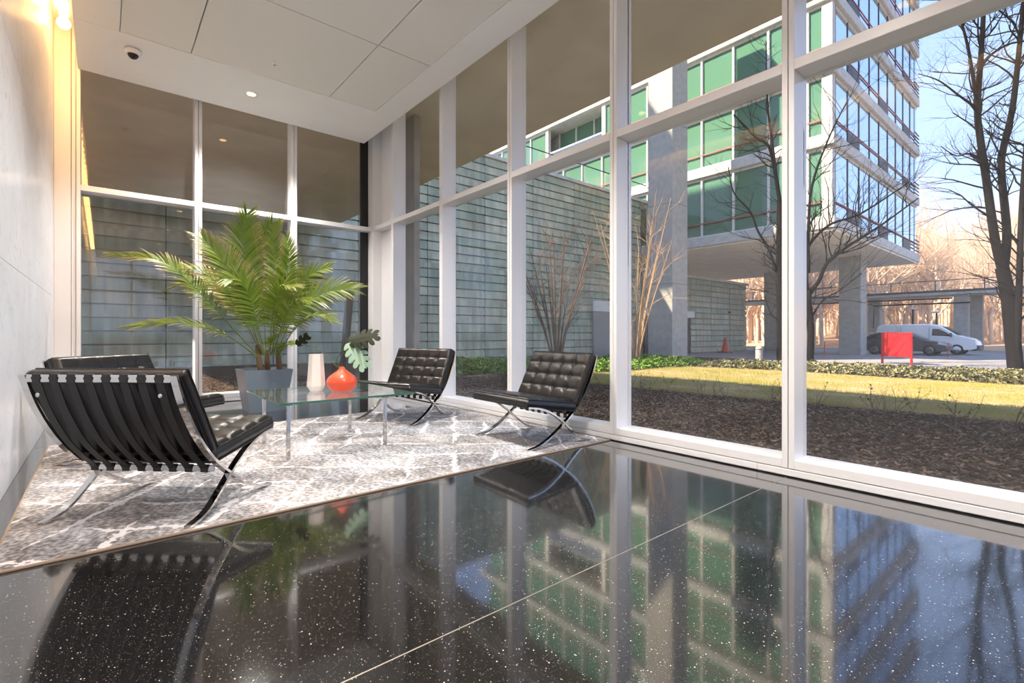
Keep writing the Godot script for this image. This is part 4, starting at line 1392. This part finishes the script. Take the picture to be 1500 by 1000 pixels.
func build_vehicles() -> void:
	var g := gy(42, 6)
	var o := thing("white_van", "white panel van parked in front of the footbridge column", "van", V(42.0, g, 7.15))
	# z from -2.6 (tail) to 2.6 (nose)
	body(o, "van_body", M.van_white, [[-2.58, 0.42], [-2.6, 1.1], [-2.5, 1.82], [-2.3, 1.95], [0.3, 1.97], [0.75, 1.88], [1.15, 1.62], [1.62, 1.24], [2.3, 1.02], [2.52, 0.86], [2.6, 0.62], [2.6, 0.40], [2.3, 0.30], [-2.4, 0.30]], -0.96, 0.96, 0.16, 0.07)
	body(o, "side_window", M.tinted_glass, [[0.42, 1.22], [0.45, 1.66], [0.78, 1.64], [1.12, 1.42], [1.42, 1.18]], -0.972, -0.955, 0.0, 0.0)
	body(o, "windscreen", M.tinted_glass, [[0.93, 1.80], [1.20, 1.62], [1.64, 1.26], [1.58, 1.26]], -0.78, 0.78, 0.0, 0.0)
	body(o, "rub_strip", M.grey_trim, [[-2.5, 0.58], [-2.5, 0.70], [1.2, 0.70], [1.2, 0.58]], -0.985, -0.955, 0.0, 0.0)
	body(o, "bumper", M.grey_trim, [[1.95, 0.32], [1.95, 0.55], [2.45, 0.64], [2.66, 0.60], [2.66, 0.36], [2.4, 0.28]], -0.95, 0.95, 0.08, 0.04)
	body(o, "head_light_cover", M.head_light_cover, [[2.10, 0.86], [2.18, 1.03], [2.44, 0.93], [2.50, 0.80]], -0.955, -0.80, 0.0, 0.0)
	body(o, "door_seam", M.grey_trim, [[0.28, 0.45], [0.28, 1.75], [0.295, 1.75], [0.295, 0.45]], -0.975, -0.955, 0.0, 0.0)
	body(o, "door_seam", M.grey_trim, [[-1.2, 0.45], [-1.2, 1.75], [-1.185, 1.75], [-1.185, 0.45]], -0.975, -0.955, 0.0, 0.0)
	bx("wing_mirror", M.grey_trim, o, Vector3(-1.06, 1.26, 1.36), Vector3(0.2, 0.26, 0.1), 0.03)
	for z in [-1.7, 1.62]:
		for x in [-0.84, 0.84]: wheel(o, Vector3(x, 0.34, z), 0.34, 0.24)
	var c := thing("dark_car", "dark blue car half hidden behind the red notice board", "car", V(39.2, gy(39, 7), 7.75))
	body(c, "car_body", M.car_blue, [[-2.2, 0.40], [-2.24, 0.80], [-2.12, 0.96], [-1.0, 1.0], [1.05, 0.95], [1.75, 0.86], [2.12, 0.72], [2.2, 0.45], [2.0, 0.25], [-2.0, 0.25]], -0.9, 0.9, 0.14, 0.06)
	body(c, "cabin", M.car_blue, [[-2.05, 0.95], [-1.72, 1.30], [-1.30, 1.44], [-0.2, 1.46], [0.35, 1.36], [1.10, 0.95]], -0.78, 0.78, 0.14, 0.08)
	body(c, "side_window", M.tinted_glass, [[-1.75, 1.0], [-1.55, 1.24], [-1.2, 1.36], [-0.2, 1.38], [0.25, 1.29], [0.82, 1.0]], -0.80, -0.775, 0.0, 0.0)
	body(c, "windscreen", M.tinted_glass, [[0.36, 1.375], [0.42, 1.36], [1.13, 0.97], [1.05, 0.96]], -0.64, 0.64, 0.0, 0.0)
	body(c, "head_light_cover", M.head_light_cover, [[1.72, 0.70], [1.78, 0.82], [2.08, 0.73], [2.14, 0.62]], -0.905, -0.75, 0.0, 0.0)
	body(c, "tail_light_cover", M.tail_light_cover, [[-2.26, 0.78], [-2.2, 0.92], [-1.95, 0.93], [-1.95, 0.84]], -0.905, -0.7, 0.0, 0.0)
	body(c, "grille", M.grey_trim, [[2.0, 0.34], [2.1, 0.62], [2.22, 0.58], [2.22, 0.34]], -0.6, 0.6, 0.0, 0.0)
	for z in [-1.4, 1.35]:
		for x in [-0.80, 0.80]: wheel(c, Vector3(x, 0.33, z), 0.33, 0.22)

func build_small_things() -> void:
	var a := V(26.8, gy(26.8, 6.1), 6.1)
	var b := V(25.9, gy(25.9, 4.9), 4.9)
	var o := thing("notice_board", "plain red notice board on two red posts beside the driveway", "sign", (a + b) / 2, atan2(-(b.z - a.z), b.x - a.x))
	var w := a.distance_to(b)
	for s in [-1.0, 1.0]: bx("post", M.sign_red, o, Vector3(s * w / 2, 0.68, 0), Vector3(0.07, 1.36, 0.07), 0.006)
	bx("board", M.sign_red, o, Vector3(0, 0.84, 0), Vector3(w - 0.07, 1.04, 0.04), 0.005)
	var c := thing("traffic_cone", "orange red traffic cone in front of the undercroft plank wall", "cone", V(34.2, gy(34, 17), 17.0))
	var m := MB.new()
	m.lathe([Vector2(0.30, 0.04), Vector2(0.26, 0.06), Vector2(0.07, 1.0), Vector2(0.05, 1.03), Vector2(0.0001, 1.03)], 20)
	put(m.done(), "cone_body", M.cone_red, c)
	bx("cone_base", M.black_steel, c, Vector3(0, 0.025, 0), Vector3(0.75, 0.05, 0.75), 0.01)
	c = thing("bollard", "short grey concrete bollard with a domed cap beside the ivy", "bollard", V(24.3, gy(24.3, 10.4), 10.4))
	m = MB.new()
	m.lathe([Vector2(0.16, 0.0), Vector2(0.16, 0.52), Vector2(0.15, 0.55), Vector2(0.15, 0.57), Vector2(0.16, 0.58), Vector2(0.15, 0.66), Vector2(0.09, 0.72), Vector2(0.0001, 0.74)], 20)
	put(m.done(), "shaft", M.concrete, c)
	m = MB.new()
	m.lathe([Vector2(0.164, 0.545), Vector2(0.164, 0.575)], 20)
	put(m.done(), "band", M.grey_trim, c)
	for e in [[48.0, 9.0, 2.9, "dark lamp post with a pale cap behind the white van, beside the other"], [48.0, 7.6, 2.6, "dark lamp post with a pale cap behind the white van, beside the other"], [31.5, 6.0, 0.0, ""]]:
		if e[2] == 0.0: continue
		var l := thing("lamp_post", e[3], "lamp post", V(e[0], gy(e[0], e[1]), e[1]), 0.0, "lamp posts behind the van")
		m = MB.new()
		m.lathe([Vector2(0.12, 0.0), Vector2(0.12, 0.2), Vector2(0.07, 0.3), Vector2(0.06, e[2] + 0.3), Vector2(0.0001, e[2] + 0.3)], 12)
		put(m.done(), "pole", M.black_steel, l)
		m = MB.new()
		m.lathe([Vector2(0.0001, e[2] + 0.3), Vector2(0.22, e[2] + 0.32), Vector2(0.24, e[2] + 0.42), Vector2(0.0001, e[2] + 0.46)], 14)
		put(m.done(), "cap", M.sign_white, l)
	for e in [[36.0, 4.2], [34.5, 9.8]]:
		var s := thing("marker_stake", "thin orange marker stake beside the dark car", "stake", V(e[0], gy(e[0], e[1]), e[1] + 1.0), 0.0, "orange marker stakes")
		bx("stake_blade", M.cone_red, s, Vector3(0, 0.42, 0), Vector3(0.09, 0.84, 0.03), 0.004)
	# pale glazed bench or bin shapes are left out; a dark leaning bar stands in for a reflection
	var p := thing("reflection_bar", "dark leaning bar standing in for a reflection in the end glazing", "strut", V(3.22, -0.05, 8.55))
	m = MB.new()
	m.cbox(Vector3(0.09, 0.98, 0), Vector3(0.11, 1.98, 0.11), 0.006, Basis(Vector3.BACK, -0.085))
	put(m.done(), "reflection_bar_body", M.black_steel, p)

# ------------------------------------------------------------------ outdoors: trees
func grow(m: MB, at: Vector3, dir: Vector3, length: float, r: float, level: int, most: int, kids: int, wild: float, lift: float, sides: int) -> void:
	var n := 4 if level < most else 3
	var p := [at]
	var rr := [r]
	var d := dir
	for i in n:
		d = (d + Vector3(rng.randf_range(-1, 1), rng.randf_range(-1, 1) + lift, rng.randf_range(-1, 1)) * wild * 0.35).normalized()
		p.append(p[-1] + d * length / n)
		rr.append(lerpf(r, r * (0.55 if level < most else 0.25), float(i + 1) / n))
	m.tube(p, rr, maxi(3, sides - level), false)
	if level >= most: return
	for k in kids:
		var f := rng.randf_range(0.3, 1.0) if k > 0 else 1.0
		var x := f * n
		var i := mini(int(x), n - 1)
		var q: Vector3 = p[i].lerp(p[i + 1], x - i)
		var t: Vector3 = (p[i + 1] - p[i]).normalized()
		var out := Vector3(rng.randf_range(-1, 1), rng.randf_range(-0.4, 0.7), rng.randf_range(-1, 1)).normalized()
		out = (out - t * out.dot(t)).normalized()
		var a := rng.randf_range(0.35, 0.95) if k > 0 else 0.2
		grow(m, q, (t * cos(a) + out * sin(a)).normalized(), length * rng.randf_range(0.5, 0.78), lerpf(rr[i], rr[i + 1], x - i) * rng.randf_range(0.45, 0.7), level + 1, most, kids, wild, lift, sides)

# a tree whose main limbs are given as pixel paths with a distance; twigs sprout along them
func limb_tree(called: String, label: String, base: Vector3, limbs: Array, bark: Material, twig: Material, seed_: int, density: float, reach: float) -> void:
	var o := thing(called, label, "tree", base)
	rng.seed = seed_
	var tw := MB.new()
	for i in limbs.size():
		var e: Array = limbs[i]
		var pts := []
		for q in e[0]: pts.append(U(q[0], q[1], q[2]) - base)
		if i == 0: pts[0] = Vector3(pts[0].x, -0.05, pts[0].z)
		var n := 5 * pts.size()
		var path := smooth2(pts, n)
		var rad := []
		for k in n + 1: rad.append(lerpf(e[1], e[2], float(k) / n))
		var m := MB.new()
		m.tube(path, rad, 9)
		put(m.done(), "trunk" if i == 0 else "limb", bark, o)
		if e.size() > 3 and e[3] == 0: continue
		var length := 0.0
		for k in n: length += path[k].distance_to(path[k + 1])
		for k in int(length * density):
			var f := rng.randf_range(0.18, 1.0)
			var x := f * n
			var j := mini(int(x), n - 1)
			var q: Vector3 = path[j].lerp(path[j + 1], x - j)
			var t: Vector3 = (path[j + 1] - path[j]).normalized()
			var out := Vector3(rng.randf_range(-1, 1), rng.randf_range(-0.3, 0.6), rng.randf_range(-1, 1)).normalized()
			var a := rng.randf_range(0.6, 1.2)
			out = (out - t * out.dot(t)).normalized()
			grow(tw, q, t * cos(a) + out * sin(a), reach * rng.randf_range(0.4, 1.0), minf(0.030, lerpf(e[1], e[2], f) * 0.45), 0, 2, 4, 0.75, 0.12, 5)
	var w := put(tw.done(), "twigs", twig, o)
	w.set_meta("kind", "stuff")

func build_trees() -> void:
	var b := U(1489, 547, 16.0)
	b.y = gy(b.x, -b.z)
	limb_tree("bare_tree", "dark twin stemmed bare tree between hedge and driveway", b, [
		[[[1489, 560, 16.0], [1483, 490, 16.0], [1476, 430, 16.0], [1468, 392, 16.0]], 0.21, 0.18, 0],
		[[[1470, 400, 16.0], [1458, 352, 16.0], [1446, 270, 15.9], [1436, 202, 15.8], [1432, 157, 15.8], [1438, 67, 15.7], [1444, -40, 15.6]], 0.135, 0.05],
		[[[1470, 398, 16.0], [1475, 342, 16.1], [1467, 252, 16.2], [1470, 216, 16.2], [1484, 153, 16.3], [1496, 40, 16.4], [1502, -40, 16.4]], 0.125, 0.05],
		[[[1432, 160, 15.8], [1425, 110, 15.7], [1418, 70, 15.5], [1408, 30, 15.4]], 0.06, 0.03],
		[[[1436, 100, 15.8], [1452, 80, 15.9], [1480, 64, 16.1], [1510, 60, 16.3]], 0.05, 0.02],
		[[[1429, 157, 15.8], [1405, 140, 15.6], [1375, 118, 15.5], [1345, 108, 15.4]], 0.04, 0.012],
		[[[1440, 235, 15.9], [1420, 225, 15.8], [1400, 228, 15.6], [1378, 214, 15.5]], 0.035, 0.01],
		[[[1489, 545, 16.0], [1493, 420, 15.6], [1497, 300, 15.4], [1506, 180, 15.3]], 0.10, 0.06],
	], M.dark_bark, M.dark_bark, 31, 3.4, 1.6)
	b = U(1143, 530, 21.0)
	b.y = gy(b.x, -b.z)
	limb_tree("bare_tree", "slender bare tree in front of the office block, one thin upright trunk", b, [
		[[[1143, 535, 21.0], [1142, 460, 21.0], [1141, 380, 21.0], [1142, 293, 21.0]], 0.15, 0.11],
		[[[1142, 293, 21.0], [1128, 219, 20.8], [1107, 201, 20.6], [1075, 168, 20.4]], 0.09, 0.03],
		[[[1139, 400, 21.0], [1126, 365, 20.8], [1110, 338, 20.6], [1099, 310, 20.5], [1075, 282, 20.4], [1067, 245, 20.3]], 0.06, 0.02],
		[[[1140, 285, 21.0], [1130, 200, 21.1], [1124, 150, 21.2], [1122, 60, 21.2]], 0.07, 0.02],
	], M.dark_bark, M.dark_bark, 33, 3.0, 1.3)
	b = V(20.7, gy(20.7, 7.0), 7.0)
	limb_tree("bare_tree", "bare spreading tree whose thin branches cross the mirror windows", b, [
		[[[1186, 540, 18.6], [1188, 480, 18.6], [1184, 440, 18.6], [1186, 425, 18.6]], 0.13, 0.10, 0],
		[[[1186, 430, 18.6], [1200, 410, 18.5], [1212, 384, 18.4], [1240, 362, 18.2], [1290, 330, 18.0], [1345, 290, 17.8]], 0.08, 0.02],
		[[[1184, 432, 18.6], [1180, 400, 18.7], [1182, 365, 18.8], [1214, 330, 18.9], [1262, 312, 18.9], [1330, 268, 18.9]], 0.07, 0.02],
		[[[1184, 400, 18.6], [1184, 340, 18.7], [1190, 270, 18.8], [1215, 200, 18.8], [1240, 150, 18.8]], 0.07, 0.02],
		[[[1186, 470, 18.6], [1205, 440, 18.5], [1230, 425, 18.4], [1262, 400, 18.3]], 0.04, 0.012],
		[[[1186, 500, 18.6], [1182, 470, 18.8], [1170, 430, 19.0], [1160, 380, 19.1]], 0.05, 0.015],
	], M.dark_bark, M.dark_bark, 35, 3.8, 1.9)
	# many-stemmed shrubs before the plank wall
	for e in [["bare_shrub", "tall many stemmed bare shrub behind the chair at the rug corner", 815.0, 522.0, 19.0, 13, 5.4, M.twig_bark, 51], ["bare_shrub", "pale tan many stemmed bare shrub beside the concrete pillar", 930.0, 520.0, 20.0, 11, 7.0, M.tan_bark, 53]]:
		var c := U(e[2], e[3], e[4])
		c.y = gy(c.x, -c.z)
		var o := thing(e[0], e[1], "shrub", c)
		rng.seed = e[8]
		var tw := MB.new()
		for k in e[5]:
			var a: float = TAU * k / float(e[5]) + rng.randf_range(-0.2, 0.2)
			var out := Vector3(cos(a), 0, sin(a))
			var h: float = e[6] * rng.randf_range(0.7, 1.0)
			var lean := rng.randf_range(0.10, 0.38)
			var p := smooth2([out * 0.12, out * (0.12 + h * lean * 0.22) + Vector3(0, h * 0.3, 0), out * (0.12 + h * lean * 0.6) + Vector3(0, h * 0.65, 0), out * (0.12 + h * lean) + Vector3(0, h, 0)], 12)
			var m := MB.new()
			var rad := []
			for i in 13: rad.append(lerpf(0.045, 0.012, i / 12.0))
			m.tube(p, rad, 6)
			put(m.done(), "stem", e[7], o)
			for q in 7:
				var i := 4 + rng.randi() % 8
				grow(tw, p[i], (out * rng.randf_range(-0.3, 0.9) + Vector3(rng.randf_range(-0.7, 0.7), 0.7, rng.randf_range(-0.7, 0.7))).normalized(), rng.randf_range(0.5, 1.3), 0.013, 0, 2, 3, 0.6, 0.1, 5)
		put(tw.done(), "twigs", e[7], o).set_meta("kind", "stuff")
	# the wood beyond the footbridge
	var kinds := []
	for k in 7:
		rng.seed = 200 + k
		var m := MB.new()
		var g := [Color(0.60, 0.46, 0.35), Color(0.70, 0.55, 0.43), Color(0.48, 0.36, 0.27), Color(0.74, 0.60, 0.47)][k % 4] as Color
		m.col = g
		var h := rng.randf_range(8.0, 10.0)
		m.tube([Vector3(0, -0.4, 0), Vector3(rng.randf_range(-0.2, 0.2), h * 0.3, 0), Vector3(rng.randf_range(-0.4, 0.4), h * 0.6, rng.randf_range(-0.3, 0.3))], [0.24, 0.2, 0.16], 7, false)
		var t := MB.new()
		t.col = g.lerp(Color(0.82, 0.64, 0.50), 0.6)
		for q in 9:
			var y := h * rng.randf_range(0.25, 0.62)
			var a := rng.randf() * TAU
			grow(t, Vector3(0, y, 0), Vector3(cos(a) * 0.6, 0.9, sin(a) * 0.6).normalized(), rng.randf_range(2.6, 4.2), 0.09, 0, 3, 4, 0.5, 0.15, 5)
		grow(t, Vector3(0, h * 0.58, 0), Vector3.UP, 4.5, 0.15, 0, 3, 5, 0.4, 0.2, 5)
		kinds.append([m.done(), t.done()])
	rng.seed = 300
	for i in 210:
		var row := i % 7
		var d := 54.0 + 9.0 * row + rng.randf_range(-3.0, 3.0)
		var u := lerpf(0.40, 1.12, fmod(i * 0.618034, 1.0))
		var x := d * (u * CS + SN); var dd := d * (CS - u * SN)
		if x < 59.0: x += 9.0
		var s := rng.randf_range(0.85, 1.3)
		var o := thing("woodland_tree", "bare beige tree in the wood behind the footbridge", "tree", V(x, -0.32 + 0.0008 * pow(x - 54.0, 2.0), dd), rng.randf() * TAU, "bare trees in the wood")
		o.scale = Vector3(s, s * rng.randf_range(0.9, 1.2), s)
		var k: Array = kinds[i % kinds.size()]
		put(k[0], "trunk", M.forest_bark, o)
		put(k[1], "crown", M.forest_bark, o).set_meta("kind", "stuff")
